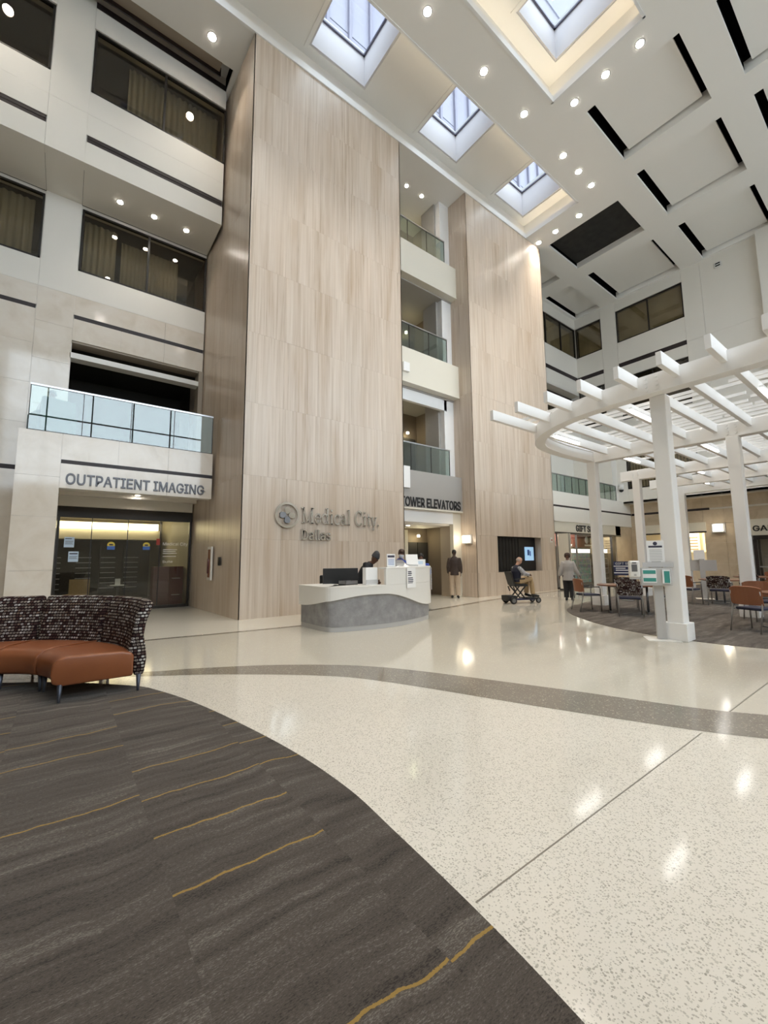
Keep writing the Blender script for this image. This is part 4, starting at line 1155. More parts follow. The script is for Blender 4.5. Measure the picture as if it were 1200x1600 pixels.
MB().box(XC, XL + .3, -9.2, 13.2, 4.6, 4.72).build('ledge', WP, wr)
MB().box(XL - .02, XL + .05, 7.3, 10.5, 2.75, 2.83).build('counter_header', MAT['dark_bronze'], wr)
MB().box(XL - .03, XL, 7.3, 10.5, 2.83, 3.3).build('counter_bulkhead', MAT['cream_fascia'], wr)
# kitchen counter room behind the hatch
kr = struct(empty('wall_counter_room'), 'warm lit counter room behind the serving hatch')
MB().box(29.5, 29.6, 6, 12, 0, 3.2).build('back_wall', MAT['cream_fascia'], kr)
MB().box(XL + .3, 29.5, 6, 12, 3.1, 3.2).build('room_ceiling', MAT['cream_fascia'], kr)
MB().box(XL + .3, 29.5, 5.9, 6.0, 0, 3.2).build('side_wall', MAT['cream_fascia'], kr); MB().box(XL + .3, 29.5, 11.4, 11.5, 0, 3.2).build('side_wall', MAT['cream_fascia'], kr)
MB().box(XL - .05, XL + .4, 7.3, 10.5, .9, .98).build('hatch_sill', MAT['table_wood'], kr)
MB().box(XL + .02, XL + .05, 7.4, 10.4, .0, .9).build('hatch_front', MAR, kr)
for i, (a, b) in enumerate(((7.45, 8.2), (8.35, 9.3), (9.45, 10.35))):
    mbd = tag(empty('menu_board', (29.45, (a + b) / 2, 1.75)), 'amber lit menu board behind the hatch, %s' % ('nearest the sconce', 'middle of three', 'nearest the shop corner')[i], 'menu board', 'lit menu boards')
    h_ = (b - a) / 2; MB().box(-.04, 0, -h_, h_ + .0, 0, 1.1).build('panel', MAT['menu_board'], mbd)
    for k in range(5): MB().box(-.05, -.04, -h_ * .8, h_ * .7, .15 + k * .17, .19 + k * .17).build('text_line', MAT['wood_brown'], mbd)
cfs = sign('wall_sign', 'C', 8.95, 8.62, 2.90, 3.2, XL - .03, MAT['black_letter'], 'black raised letter C on the serving hatch bulkhead', plane='X', extrude=.03, offset=.018)
sconce((XL - .01, 6.78, 2.95), math.radians(-90), 'glowing square sconce on the beige wall by the garage doors', 1.2)
# garage door side
gdw = struct(empty('door_3', (XL + .1, 0, 0)), 'dark framed glazed doors under the garage sign')
MB().box(-.08, .1, -2, 5.45, 2.3, 2.5).build('header', MAT['dark_bronze'], gdw)
for y in (5.4, 4.4, 3.3, 2.2, 1.1, 0, -1.9): MB().box(-.06, .08, y - .07, y + .07, 0, 2.3).build('stile', MAT['dark_bronze'], gdw)
MB().box(-.05, .07, -2, 5.4, 0, .2).build('bottom_rail', MAT['dark_bronze'], gdw); MB().box(-.04, .06, -2, 5.4, .95, 1.0).build('push_bar', MAT['steel'], gdw)
for a, b in ((4.47, 5.33), (3.37, 4.33), (2.27, 3.23), (1.17, 2.13), (.07, 1.03)): MB().box(0, .012, a, b, .2, 2.3).build('pane', MAT['door_glass'], gdw)
MB().box(XL + .2, 32, -2, 5.6, 2.6, 2.7).build('vestibule_ceiling', MAT['white_paint'], wr)
MB().box(30.5, 30.6, -2, 5.9, 0, 2.7).build('vestibule_back', MAT['taupe_wall'], wr)
MB().box(XL - .04, XL + .1, -2, 5.52, 2.5, 3.3).build('garage_fascia', MAT['cream_fascia'], wr)
sign('wall_sign', 'GAR', 5.42, 4.62, 2.70, 2.98, XL - .04, MAT['black_letter'], 'black raised letters GAR on the pale fascia over dark doors', plane='X', extrude=.03, offset=.018)
dc = tag(empty('door_decal', (XL + .09, 4.25, 1.55)), 'yellow round decal on the garage door glass', 'decal'); MB().ellipsoid((0, 0, .1), (.004, .13, .11)).build('disc', MAT['yellow_print'], dc); MB().box(-.006, .0, -.12, .12, -.1, 0).build('blue_band', MAT['blue_print'], dc)
vlt = bpy.data.lights.new('vestibule_light', 'AREA'); vlt.energy = 60 * DOWN; vlt.size = 1.5
vo_ = bpy.data.objects.new('vestibule_light', vlt); COL.objects.link(vo_); vo_.location = (29, 3, 2.55)
for nm, lc_, e, c_ in (('shop_light', (21.5, 12.2, 2.9), 180, (1, .95, .86)), ('counter_light', (28.2, 8.9, 3.05), 60, (1, .80, .50)), ('imaging_light', (.5, 18.0, 3.15), 6, (1, .88, .66))):
    d = bpy.data.lights.new(nm, 'AREA'); d.energy = e * DOWN; d.color = c_; d.shape = 'RECTANGLE'; d.size = 3.0; d.size_y = 1.0
    o = bpy.data.objects.new(nm, d); COL.objects.link(o); o.location = lc_

# ================================================================ DOWNLIGHTS
def downlight(loc, label, group, energy, aim=None, size=.11, cone=95, soft=.12):
    L = tag(empty('downlight', loc), label, 'downlight', group)
    MB().cyl((0, 0, -.012), (0, 0, .002), size, 18).build('lens', MAT['lamp_lens'], L)
    n_ = 18; vs = []
    for k in range(n_):
        t = 2 * math.pi * k / n_
        for r_, z_ in ((size, -.006), (size + .035, -.002), (size + .035, .004), (size, .004)): vs.append((r_ * math.cos(t), r_ * math.sin(t), z_))
    fs = [(k * 4 + q, ((k + 1) % n_) * 4 + q, ((k + 1) % n_) * 4 + (q + 1) % 4, k * 4 + (q + 1) % 4) for k in range(n_) for q in range(4)]
    MB().add(vs, fs).build('rim', MAT['steel'], L)
    if energy:
        d = bpy.data.lights.new('downlight_lamp', 'SPOT'); d.energy = energy * DOWN; d.color = (1.0, .90, .76); d.spot_size = math.radians(cone); d.spot_blend = .8; d.shadow_soft_size = soft
        o = bpy.data.objects.new('downlight_lamp', d); COL.objects.link(o); o.parent = L; o.location = (0, 0, -.05)
    return L
names = ['first', 'second', 'third', 'fourth', 'fifth', 'sixth']
EC = 430
for i, x in enumerate((7.37, 9.85, 12.03, 14.6, 15.75, 16.8)):
    downlight((x, 7.42, ZC), 'ceiling downlight between the two skylight recesses, %s from the camera side' % names[i], 'atrium ceiling downlights', EC)
for x in (2.4, 4.9): downlight((x, 7.42, ZC), 'ceiling downlight between the skylight recesses %s the upper picture edge' % ('far beyond' if x < 3 else 'just beyond'), 'atrium ceiling downlights', EC)
for i, y in enumerate((6.15, 5.1, 4.07)):
    downlight((13.1, y, ZC), 'ceiling downlight beside the large lit skylight, %s from its corner' % names[i], 'atrium ceiling downlights', EC)
for i, y in enumerate((10.62, 9.72, 8.55)):
    downlight((17.92, y, ZC), 'ceiling downlight beside the black ceiling panel, %s from the pillar' % names[i], 'atrium ceiling downlights', EC)
downlight((2.6, 11.73, ZC), 'ceiling downlight over the left gallery beside the pillar top', 'atrium ceiling downlights', EC * .6)
downlight((-2.2, 11.73, ZC), 'ceiling downlight over the left gallery above the upper corner window', 'atrium ceiling downlights', EC * .6)
for x, y in ((-2, 7.42), (1, -2), (6, -3), (11, -3), (18, -3), (6, 1.8), (1, 3.2), (11, 1.0)):  # unseen lamps, added for the light they give the room
    downlight((x, y, ZC), 'added unseen ceiling downlight above %s' % {(-2, 7.42): 'the sofa', (1, -2): 'the carpet behind the viewer', (6, -3): 'the terrazzo behind the viewer', (11, -3): 'the cafe behind the curved beam', (18, -3): 'the far cafe corner', (6, 1.8): 'the white terrazzo', (1, 3.2): 'the lounge carpet', (11, 1.0): 'the near pergola'}[(x, y)], 'added unseen downlights', EC)
for i, x in enumerate((.71, 1.62, 2.555)):
    downlight((x, 13.96, 12.29), 'gallery soffit downlight under the top windows, %s from the column' % names[i], 'gallery soffit downlights', 55, size=.075)
for i, x in enumerate((9.75, 10.55, 11.4)):
    downlight((x, 12.1, 17.12), 'lobby ceiling downlight between the pillar tops, %s from the broad pillar' % names[i], 'lobby ceiling downlights', 45, size=.075)
downlight((1.68, 14.6, 3.50), 'small downlight in the soffit of the imaging entrance', 'entrance downlights', 9, size=.06)
for i, (x, y, z) in enumerate(((10.6, 12.4, 2.80), (10.9, 13.6, 2.80))):
    downlight((x, y, z), ('small downlight in the elevator passage nearest the opening', 'small downlight deeper in the elevator passage')[i], 'elevator downlights', 8, size=.07)
for i, x in enumerate((20.0, 21.0, 22.6)):
    downlight((x + 2, 14.2, 11.90), 'gallery soffit downlight behind the second pillar, %s from it' % names[i], 'far gallery downlights', 25, size=.08)
for i, (x, y, z) in enumerate(((10.4, 12.9, 8.05), (10.9, 14.0, 8.05))):
    downlight((x, y, z), ('lobby downlight above the elevator sign nearest the balustrade', 'lobby downlight above the elevator sign deeper in')[i], 'lobby downlights', 5, size=.07)

# ================================================================ PERGOLA
pg = tag(empty('pergola', (9.0, 3.0, 0)), 'white pergola canopy with curved front beam, rafters and slats over the cafe', 'pergola')
OFF = Vector((9.0, 3.0, 0))
PW = MAT['pergola_white']
def pb(mb, nm, bevel=0, par=None, m=None):
    mb.v = [(a - OFF.x, b - OFF.y, c) for a, b, c in mb.v]
    return mb.build(nm, m or PW, par or pg, bevel)
ZB, ZT = 4.58, 4.95
ringpath = spline([(8.80, -4.5), (8.80, -1.0), (8.80, 1.3), (8.80, 2.8), (8.82, 3.7), (8.95, 4.55), (9.25, 5.3), (9.75, 5.98), (10.4, 6.42), (11.2, 6.60), (12.2, 6.66), (13.3, 6.62), (13.75, 6.60)], 8)
prof = [(-.13, ZB), (.13, ZB), (.13, ZB + .045), (.09, ZB + .06), (.09, ZT - .06), (.13, ZT - .045), (.13, ZT), (-.13, ZT)]
pb(MB().sweep(ringpath, prof), 'curved_beam')
def ybeam(x, y0, y1, nm='cross_beam'):
    pb(MB().sweep([(x, y0), (x, y1)], [(-.11, ZB), (.11, ZB), (.11, ZT), (-.11, ZT)]), nm, .012)
    pb(MB().box(x - .13, x + .13, y0, y1, ZB - .02, ZB + .02), 'beam_flange')
ybeam(13.65, -4.5, 6.72); ybeam(18.1, -4.5, 7.62); ybeam(21.2, -4.5, 7.7); ybeam(24.1, -4.5, 7.75)
def column(x, y, nm_lab, top=ZB, w_=.27):
    h_ = w_ / 2
    pb(MB().box(x - h_, x + h_, y - h_, y + h_, .30, top), 'column', .02)
    pb(MB().box(x - h_ - .055, x + h_ + .055, y - h_ - .055, y + h_ + .055, 0, .31), 'column_plinth', .008)
for x, y in ((9.02, 3.0), (13.62, 6.6), (13.65, 2.95), (18.1, 7.05), (24.1, 7.4), (9.0, -1.6), (13.65, -1.6), (18.1, 2.95), (24.1, 2.95)): column(x, y, '')
# bolts above the columns
bolt = MB().cyl((-.02, 0, 0), (.02, 0, 0), .03, 12).mesh('bolt', PW)
for bx, by in ((8.67, 3.0), (13.53, 2.95), (17.98, 7.05), (23.98, 7.4)):
    for dy in (-.09, .09):
        for dz in (.07, .15, .23, .31):
            o = link('bolt', bolt, pg); o.location = (bx - OFF.x, by + dy - OFF.y, ZB + dz)
RY = [6.10, 5.42, 4.70, 3.98, 3.28, 2.58, 1.89, 1.20, .5, -.2, -.9, -1.6]
for i, y in enumerate(RY):
    pb(MB().box(7.87, 25.2, y - .045, y + .045, 4.745, 4.985), 'rafter', .006)
rs = random.Random(3)
sl = 0
x = 9.15
while x < 24.9:
    ys_ = rs.choice([5.9, 6.35, 5.1, 6.35, 4.4, 6.2]); 
    while ys_ > -1.5:
        L_ = rs.choice([1.5, 2.2, 2.9, 3.6]); y0_ = ys_ - L_
        pb(MB().box(x - .018, x + .018, max(y0_, -2.0), ys_, 4.985, 5.05), 'slat')
        ys_ = y0_ - rs.choice([.05, .35, .7]); sl += 1
    x += rs.choice([.26, .30, .36, .42])
# fluorescent battens under the rafters
for i, (x, y) in enumerate(((11.1, 6.10), (10.6, 3.98), (11.4, 1.89), (15.2, 6.10), (15.6, 3.98), (15.6, 1.89), (19.4, 5.42), (19.6, 3.28), (20.0, 1.89), (22.5, 6.1), (22.5, 3.98))):
    bay_ = 'between the curved beam and the first cross beam' if x < 13 else 'between the first and second cross beams' if x < 18 else 'beyond the second cross beam'
    row_ = {6.10: 'rearmost', 5.42: 'second rearmost', 3.98: 'middle', 3.28: 'middle', 1.89: 'near'}[y]
    t = tag(empty('batten_light', (x, y - .075, 4.76)), 'lit batten on the %s pergola rafter %s' % (row_, bay_) + (' by the wall' if x > 22 else ''), 'light', 'pergola batten lights')
    MB().box(-.62, .62, -.03, .03, .05, .10).build('tray', MAT['bright_white'], t)
    MB().box(-.60, .60, -.028, .028, .0, .05).build('tube', MAT['tube_light'], t)

# ================================================================ RECEPTION DESK
dk = tag(empty('reception_desk', (6.0, 8.0, 0)), 'curved reception desk, white upper with wavy edge over grey concrete base', 'desk')
path = spline([(4.43, 8.95), (4.44, 8.55), (4.46, 7.95), (4.60, 7.76), (5.08, 7.62), (5.70, 7.53), (6.2, 7.56), (6.60, 7.64), (7.10, 7.80), (7.45, 8.00), (7.66, 8.35), (7.70, 8.8)], 6)
path = [(a - 6.0, b - 8.0) for a, b in path]
def plen(p):
    L = [0]
    for i in range(1, len(p)): L.append(L[-1] + math.hypot(p[i][0] - p[i - 1][0], p[i][1] - p[i - 1][1]))
    return L
PL = plen(path); TL = PL[-1]
def ribbon(path, zlo, zhi, off0, off1, cond=None):
    """vertical skin following the desk front: heights vary along the length"""
    mb = MB(); vs = []; n_ = len(path)
    for i, p_ in enumerate(path):
        a = path[max(i - 1, 0)]; b = path[min(i + 1, n_ - 1)]; t = Vector((b[0] - a[0], b[1] - a[1])).normalized(); nr = Vector((t.y, -t.x))
        u = PL[i] / TL if len(path) == len(PL) else i / (n_ - 1)
        for o_, z_ in ((off0, zlo(u)), (off1, zlo(u)), (off1, zhi(u)), (off0, zhi(u))): vs.append((p_[0] + nr.x * o_, p_[1] + nr.y * o_, z_))
    fs = []
    for i in range(n_ - 1):
        for q in range(4): fs.append((i * 4 + q, (i + 1) * 4 + q, (i + 1) * 4 + (q + 1) % 4, i * 4 + (q + 1) % 4))
    fs += [(0, 1, 2, 3), tuple((n_ - 1) * 4 + q for q in (3, 2, 1, 0))]
    return mb.add(vs, fs)
def sst(a, b, u): u = min(max((u - a) / (b - a), 0), 1); return u * u * (3 - 2 * u)
wave = lambda u: .50 + .25 * sst(.02, .40, u) - .35 * sst(.46, .78, u) + .08 * sst(.88, 1, u)
ribbon(path, lambda u: .10, wave, -.02, .03).build('base_front', MAT['concrete_laminate'], dk)
ribbon(path, lambda u: 0, lambda u: .10, -.01, .02).build('kick_plate', MAT['stand_grey'], dk)
# white band with rounded lower lip, low on the left, tall on the right
ribbon(path, lambda u: wave(u) - .005, lambda u: .93, .02, .09).build('white_band', MAT['white_solid'], dk)
k0 = [i for i in range(len(path)) if PL[i] / TL > .455][0]
sub = path[k0:]
def ribbon2(p, z0, z1, o0, o1):
    return MB().sweep(p, [(o0, z0), (o1, z0), (o1, z1), (o0, z1)])
ribbon2(sub, .93, 1.31, .02, .09).build('tall_screen', MAT['white_solid'], dk, .008)
# counter tops
def top(p, z0, z1, din, dout):
    return MB().sweep(p, [(-din, z0), (dout, z0), (dout, z1), (-din, z1)])
top(path[:k0 + 1], .90, .935, .62, .10).build('low_counter', MAT['white_solid'], dk, .006)
top(sub, 1.28, 1.315, .22, .10).build('high_counter', MAT['white_solid'], dk, .006)
top(path[2:-2], .70, .735, .60, .0).build('inner_worktop', MAT['stand_grey'], dk)
MB().box(-1.57, -1.52, .3, 1.0, .0, .93).build('end_panel', MAT['white_solid'], dk)

def desk_item(name, loc, rz, label, cat): return tag(empty(name, loc, rz), label, cat)
VZ = -YAW                                   # things that face the approach
LOW, HIGH = .936, 1.316
mn = desk_item('office_chair', (5.35, 9.35, 0), math.radians(200), 'black office chair back behind the low desk counter', 'chair')
MB().box(-.30, .30, -.06, .02, .62, 1.12).build('backrest', MAT['black_plastic'], mn, .03); MB().box(-.28, .28, 0, .5, .46, .54).build('seat', MAT['black_plastic'], mn, .02)
MB().cyl((0, .25, .1), (0, .25, .46), .03).build('gas_lift', MAT['black_plastic'], mn)
for s_ in (-1, 1): MB().box(s_ * .34 - .03, s_ * .34 + .03, 0, .35, .66, .70).build('armrest', MAT['black_plastic'], mn)
for k in range(5):
    a = k * 2 * math.pi / 5; MB().bar((0, .25, .09), (.3 * math.cos(a), .25 + .3 * math.sin(a), .05), .04, .04).build('base_leg', MAT['black_plastic'], mn)
mo = desk_item('computer_monitor', (5.25, 8.62, .735), math.radians(-20), 'wide black computer monitor seen from behind on the desk', 'monitor')
MB().box(-.42, .42, -.02, .03, .14, .56).build('screen_back', MAT['black_plastic'], mo, .01); MB().box(-.05, .05, .02, .05, 0, .3).build('neck', MAT['black_plastic'], mo); MB().box(-.14, .14, -.08, .12, 0, .015).build('foot', MAT['black_plastic'], mo)
wb = desk_item('leaflet_box', (5.50, 7.70, LOW), math.radians(5), 'white leaflet box standing on the low counter', 'box')
MB().box(-.17, .17, 0, .12, 0, .38).build('body', MAT['paper'], wb, .006); MB().box(-.17, .17, -.012, 0, .02, .11).build('front_tray', MAT['acrylic'], wb)
tr = desk_item('leaflet_tray', (5.15, 7.98, LOW), math.radians(5), 'flat dark acrylic tray beside the leaflet box', 'tray')
MB().box(-.17, .17, 0, .26, 0, .02).build('base', MAT['dark_bronze'], tr)
for b in ((-.17, .17, 0, .012), (-.17, .17, .248, .26), (-.17, -.158, 0, .26), (.158, .17, 0, .26)): MB().box(*b, .02, .09).build('side', MAT['grey_metal'], tr)
sg1 = desk_item('sign_holder', (6.02, 7.66, HIGH), math.radians(-8), 'upright white notice in a clear holder on the high counter', 'sign')
MB().box(-.11, .11, 0, .012, 0, .30).build('sheet', MAT['paper'], sg1); MB().box(-.11, .11, -.03, .08, 0, .01).build('foot', MAT['acrylic'], sg1); MB().box(-.09, .09, -.003, 0, .22, .27).build('print_block', MAT['ink'], sg1)
for k in range(5): MB().box(-.08, .08, -.002, 0, .05 + k * .03, .06 + k * .03).build('print_line', MAT['blue_print'], sg1)
ph = desk_item('desk_telephone', (6.45, 7.88, HIGH), math.radians(-12), 'dark tilted card terminal on the high counter', 'terminal')
vs = [(-.22, -.1, 0), (.22, -.1, 0), (.22, .14, 0), (-.22, .14, 0), (-.22, -.02, .12), (.14, -.02, .08), (.14, .14, .17), (-.22, .14, .17)]
MB().add(vs, [(3, 2, 1, 0), (4, 5, 6, 7), (0, 1, 5, 4), (1, 2, 6, 5), (2, 3, 7, 6), (3, 0, 4, 7)]).build('body', MAT['grey_metal'], ph)
MB().box(-.12, .08, -.085, -.078, .03, .08).build('display', MAT['stand_grey'], ph); MB().box(-.26, -.2, -.06, .1, .0, .14).build('handset', MAT['black_plastic'], ph)
bx = desk_item('tissue_box', (7.12, 7.98, HIGH), math.radians(-25), 'white card box with pale label on the high counter', 'box')
MB().box(-.19, .19, -.06, .1, 0, .17).build('body', MAT['paper'], bx, .004); MB().box(-.12, .12, -.064, -.06, .05, .13).build('label', MAT['paper_blue'], bx)
bx2 = desk_item('paper_holder', (6.83, 7.86, HIGH), math.radians(-25), 'tilted white papers behind the card box on the desk', 'papers')
MB().obox((0, 0, .17), .30, .012, .26, Matrix.Rotation(-.35, 3, 'X')).build('sheet', MAT['paper'], bx2); MB().box(-.14, .14, -.05, .08, 0, .04).build('stand', MAT['acrylic'], bx2)
def taped(name, u, z0, z1, wdt, label):
    i = min(range(len(path)), key=lambda k: abs(PL[k] / TL - u)); a = path[max(i - 1, 0)]; b = path[min(i + 1, len(path) - 1)]
    t = Vector((b[0] - a[0], b[1] - a[1])).normalized(); nr = Vector((t.y, -t.x)); p_ = path[i]
    o = tag(empty(name, (p_[0] + 6 + nr.x * .112, p_[1] + 8 + nr.y * .112, z0), math.atan2(t.y, t.x)), label, 'notice', 'notices on the desk front')
    MB().box(-wdt / 2, wdt / 2, -.002, .004, 0, z1 - z0).build('sheet', MAT['paper'], o)
    return o
o = taped('notice', .615, .83, 1.29, .34, 'white notice with dark print taped to the tall desk front')
lines(o, .17, [(.36, .5, .025), (.32, .55, .025), (.28, .5, .02), (.22, .7, .022), (.18, .75, .022), (.14, .75, .022), (.11, .7, .015)], y=-.003)
o = taped('notice', .835, .72, 1.28, .16, 'narrow white notice at the rounded desk end')
lines(o, .09, [(.48, .6, .03), (.42, .8, .03), (.3, .4, .02), (.22, .5, .02)], 'blue_print', y=-.003)

# ================================================================ SOFA
sf_c = Vector((-1.14, 5.85, .009))
so = tag(empty('curved_sofa', sf_c), 'curved lounge sofa with orange brown leather seats and patterned tile fabric back', 'sofa')
def arc_sweep(prof, a0, a1, k=10, smooth=True):
    pts = []
    mb = MB(); vs = []; m_ = len(prof)
    for i in range(k + 1):
        t = math.radians(a0 + (a1 - a0) * i / k)
        for r_, z_ in prof: vs.append((r_ * math.cos(t), r_ * math.sin(t), z_))
    fs = [(i * m_ + q, (i + 1) * m_ + q, (i + 1) * m_ + (q + 1) % m_, i * m_ + (q + 1) % m_) for i in range(k) for q in range(m_)]
    fs += [tuple(range(m_)), tuple(k * m_ + q for q in range(m_ - 1, -1, -1))]
    return mb.add(vs, fs, smooth)
seat_prof = [(1.12, .20), (1.10, .30), (1.11, .40), (1.16, .455), (1.24, .475), (1.75, .465), (1.84, .44), (1.86, .40), (1.86, .18), (1.20, .17)]
back_prof = [(1.80, .42), (1.83, .60), (1.86, .80), (1.90, .93), (1.94, 1.02), (1.99, 1.035), (2.035, 1.0), (2.04, .95), (2.01, .88), (1.97, .75), (1.955, .62), (1.98, .48), (1.995, .36), (1.98, .22), (1.97, .17), (1.87, .17), (1.86, .40)]
for i, (a0, a1) in enumerate(((0, 29.6), (30.4, 59.6), (60.4, 89.6), (90.4, 119.6))):
    st = arc_sweep(seat_prof, a0 - (3 if i == 0 else 0), a1, 10).build('seat_module', MAT['leather'], so, .02)
    cush = arc_sweep(back_prof, a0 - (2 if i == 0 else -.3) , a1 - .3, 10).build('back_cushion', MAT['sofa_fabric'], so, .025)
    t = math.radians(a1)
    for r_ in (1.17,):
        pts_ = [(1.115 * math.cos(t), 1.115 * math.sin(t), .24), (1.11 * math.cos(t), 1.11 * math.sin(t), .38), (1.17 * math.cos(t), 1.17 * math.sin(t), .462), (1.30 * math.cos(t), 1.30 * math.sin(t), .482), (1.78 * math.cos(t), 1.78 * math.sin(t), .470)]
        MB().tube(pts_, .008, 6).build('piping', MAT['leather'], st)
for a in (0, 28, 32, 58, 62, 88, 92, 118):
    t = math.radians(a - (2 if a == 0 else 0))
    for r_ in (1.19, 1.92):
        MB().tube([(r_ * math.cos(t), r_ * math.sin(t), .0), (r_ * math.cos(t), r_ * math.sin(t), .012), (r_ * math.cos(t), r_ * math.sin(t), .19)], [.013, .014, .026], 12).build('leg', mat('leg_metal', (.085, .095, .12), .4, .7) if 'leg_metal' not in MAT else MAT['leg_metal'], so)

# ================================================================ CAFE CHAIRS AND TABLES
def make_chair(kind):
    t = empty('cafe_chair')
    MB().box(-.24, .24, -.22, .24, .42, .475).build('seat', MAT['navy_seat'], t, .018)
    # slightly curved backrest at y = -.26
    vs = []; n_ = 8
    for i in range(n_ + 1):
        x = -.29 + .58 * i / n_; b = -.22 - .06 * (1 - (x / .29) ** 2)
        for y_, z_ in ((b, .53), (b - .03, .90 - .04 * (x / .29) ** 4), (b - .055, .89 - .04 * (x / .29) ** 4), (b - .028, .53)): vs.append((x, y_, z_))
    fs = [(i * 4 + q, (i + 1) * 4 + q, (i + 1) * 4 + (q + 1) % 4, i * 4 + (q + 1) % 4) for i in range(n_) for q in range(4)] + [(0, 1, 2, 3), tuple(n_ * 4 + q for q in (3, 2, 1, 0))]
    MB().add(vs, fs).build('backrest', MAT['chair_fabric' if kind == 'p' else 'wood_brown'], t, .006)
    for s_ in (-1, 1):
        MB().tube([(s_ * .27, .24, 0), (s_ * .27, .23, .62), (s_ * .27, .19, .665)], .014, 8).build('front_leg', MAT['steel'], t)
        MB().tube([(s_ * .27, -.36, 0), (s_ * .27, -.26, .42), (s_ * .27, -.24, .60), (s_ * .265, -.27, .80)], .014, 8).build('rear_leg', MAT['steel'], t)
        MB().box(s_ * .27 - .022, s_ * .27 + .022, -.25, .21, .66, .685).build('armrest', MAT['black_plastic'], t, .008)
        MB().bar((s_ * .27, .23, .43), (s_ * .27, -.26, .43), .02, .02).build('side_rail', MAT['steel'], t)
    return t
proto = {'p': make_chair('p'), 'b': make_chair('b')}
used = {'p': False, 'b': False}
def chair(kind, x, y, face, label):
    o = proto[kind] if not used[kind] else copy_tree(proto[kind])
    used[kind] = True
    o.location = (x, y, .008); o.rotation_euler = (0, 0, math.atan2(face[1], face[0]) - math.pi / 2)
    return tag(o, label, 'chair', 'cafe chairs')
def cafe_table(x, y, rz, label, rx=.62, ry=.45):
    t = tag(empty('cafe_table', (x, y, .008), rz), label, 'table', 'cafe tables')
    n_ = 28; poly = [(rx * math.copysign(abs(math.cos(a)) ** .7, math.cos(a)), ry * math.copysign(abs(math.sin(a)) ** .7, math.sin(a))) for a in [2 * math.pi * k / n_ for k in range(n_)]]
    MB().prism(poly, .71, .745).build('tabletop', MAT['table_wood'], t, .006)
    for s_ in (-1, 1):
        MB().cyl((s_ * rx * .6, 0, .03), (s_ * rx * .6, 0, .71), .03).build('leg', MAT['grey_metal'], t)
        MB().box(s_ * rx * .6 - .03, s_ * rx * .6 + .03, -ry * .75, ry * .75, 0, .03).build('foot', MAT['grey_metal'], t)
    MB().box(-rx * .6, rx * .6, -.02, .02, .66, .70).build('stretcher', MAT['grey_metal'], t)
    return t
fd = Vector((.90, .43)); rt_ = Vector((.43, -.90))
T1 = Vector((12.35, 5.25))
cafe_table(*T1, math.atan2(rt_.y, rt_.x), 'cafe table beside the slim column near the gift shop', .75, .5)
p_ = T1 - rt_ * 1.0; chair('b', p_.x, p_.y, (.80, -.60), 'brown backed cafe chair in front of the slim column plinth')
p_ = T1 - fd * .72; chair('p', p_.x, p_.y, fd, 'patterned cafe chair with navy seat left of the sanitiser stand')
p_ = T1 + fd * .80; chair('p', p_.x, p_.y, -fd, 'patterned cafe chair on the far side of the table by the slim column')
p_ = T1 + rt_ * .95; chair('b', p_.x, p_.y, -rt_, 'brown backed cafe chair between the stand post and the near column')
T2 = Vector((12.05, 1.85))
cafe_table(*T2, math.atan2(-.5, .9), 'cafe table cut by the right picture edge', .7, .5)
chair('b', 11.12, 2.32, (.93, -.36), 'near brown backed cafe chair at the right picture edge')
chair('b', 12.95, 2.55, (-.8, -.55), 'brown backed cafe chair beyond the table at the right picture edge')
chair('p', 14.6, 1.75, (-.9, .2), 'patterned cafe chair at the far right beyond the table')
T3 = Vector((17.15, 4.45))
cafe_table(*T3, .5, 'cafe table in the middle of the carpet beyond the near column', .7, .5)
chair('b', 16.1, 5.0, (.95, -.2), 'brown backed cafe chair right of the near column')
chair('p', 16.25, 4.2, (.98, .1), 'patterned cafe chair beside the brown one at the middle table')
chair('p', 18.25, 4.05, (-.95, .3), 'patterned cafe chair facing back at the far end of the middle table')
T4 = Vector((20.3, 4.3)); cafe_table(*T4, .3, 'far cafe table near the beige wall', .7, .5)
chair('b', 21.2, 3.9, (-1, .2), 'brown backed cafe chair at the far table by the garage doors')

# ================================================================ STANDS AND SIGNS ON THE FLOOR
ss = tag(empty('sanitiser_stand', (8.78, 3.20, 0), math.radians(-58)), 'grey hygiene stand with glove boxes and dispenser before the near column', 'stand')
# local frame: +y points away from the viewer
MB().box(-.26, .26, -.22, .22, 0, .012).build('base_plate', MAT['white_solid'], ss, .003)
MB().box(-.075, .075, -.04, .04, .012, 1.42).build('post', MAT['stand_grey'], ss, .006)
MB().box(-.29, .20, -.14, -.04, .98, 1.30).build('box_rack', MAT['stand_grey'], ss, .006)
MB().box(-.26, -.04, -.15, -.14, 1.03, 1.28).build('mask_box', MAT['paper'], ss); MB().box(-.25, -.05, -.154, -.15, 1.19, 1.255).build('mask_label', MAT['teal_box'], ss); MB().box(-.25, -.05, -.154, -.15, 1.05, 1.115).build('mask_label', MAT['teal_box'], ss)
MB().box(.05, .17, -.17, -.14, 1.02, 1.27).build('glove_box', MAT['paper'], ss); MB().box(.075, .16, -.174, -.17, 1.03, 1.24).build('glove_label', MAT['teal_box'], ss)
MB().box(-.23, .26, -.06, -.045, 1.31, 1.40).build('cross_plate', MAT['acrylic'], ss)
MB().box(-.14, .14, -.03, -.02, 1.40, 1.80).build('sign_board', MAT['paper'], ss)
MB().box(-.11, .11, -.034, -.03, 1.67, 1.705).build('sign_title', MAT['ink'], ss); MB().ellipsoid((0, -.034, 1.745), (.035, .004, .035)).build('sign_emblem', MAT['ink'], ss)
for k in range(7): MB().box(-.10, .10, -.033, -.03, 1.44 + k * .03, 1.452 + k * .03).build('sign_text', MAT['stand_grey'], ss)
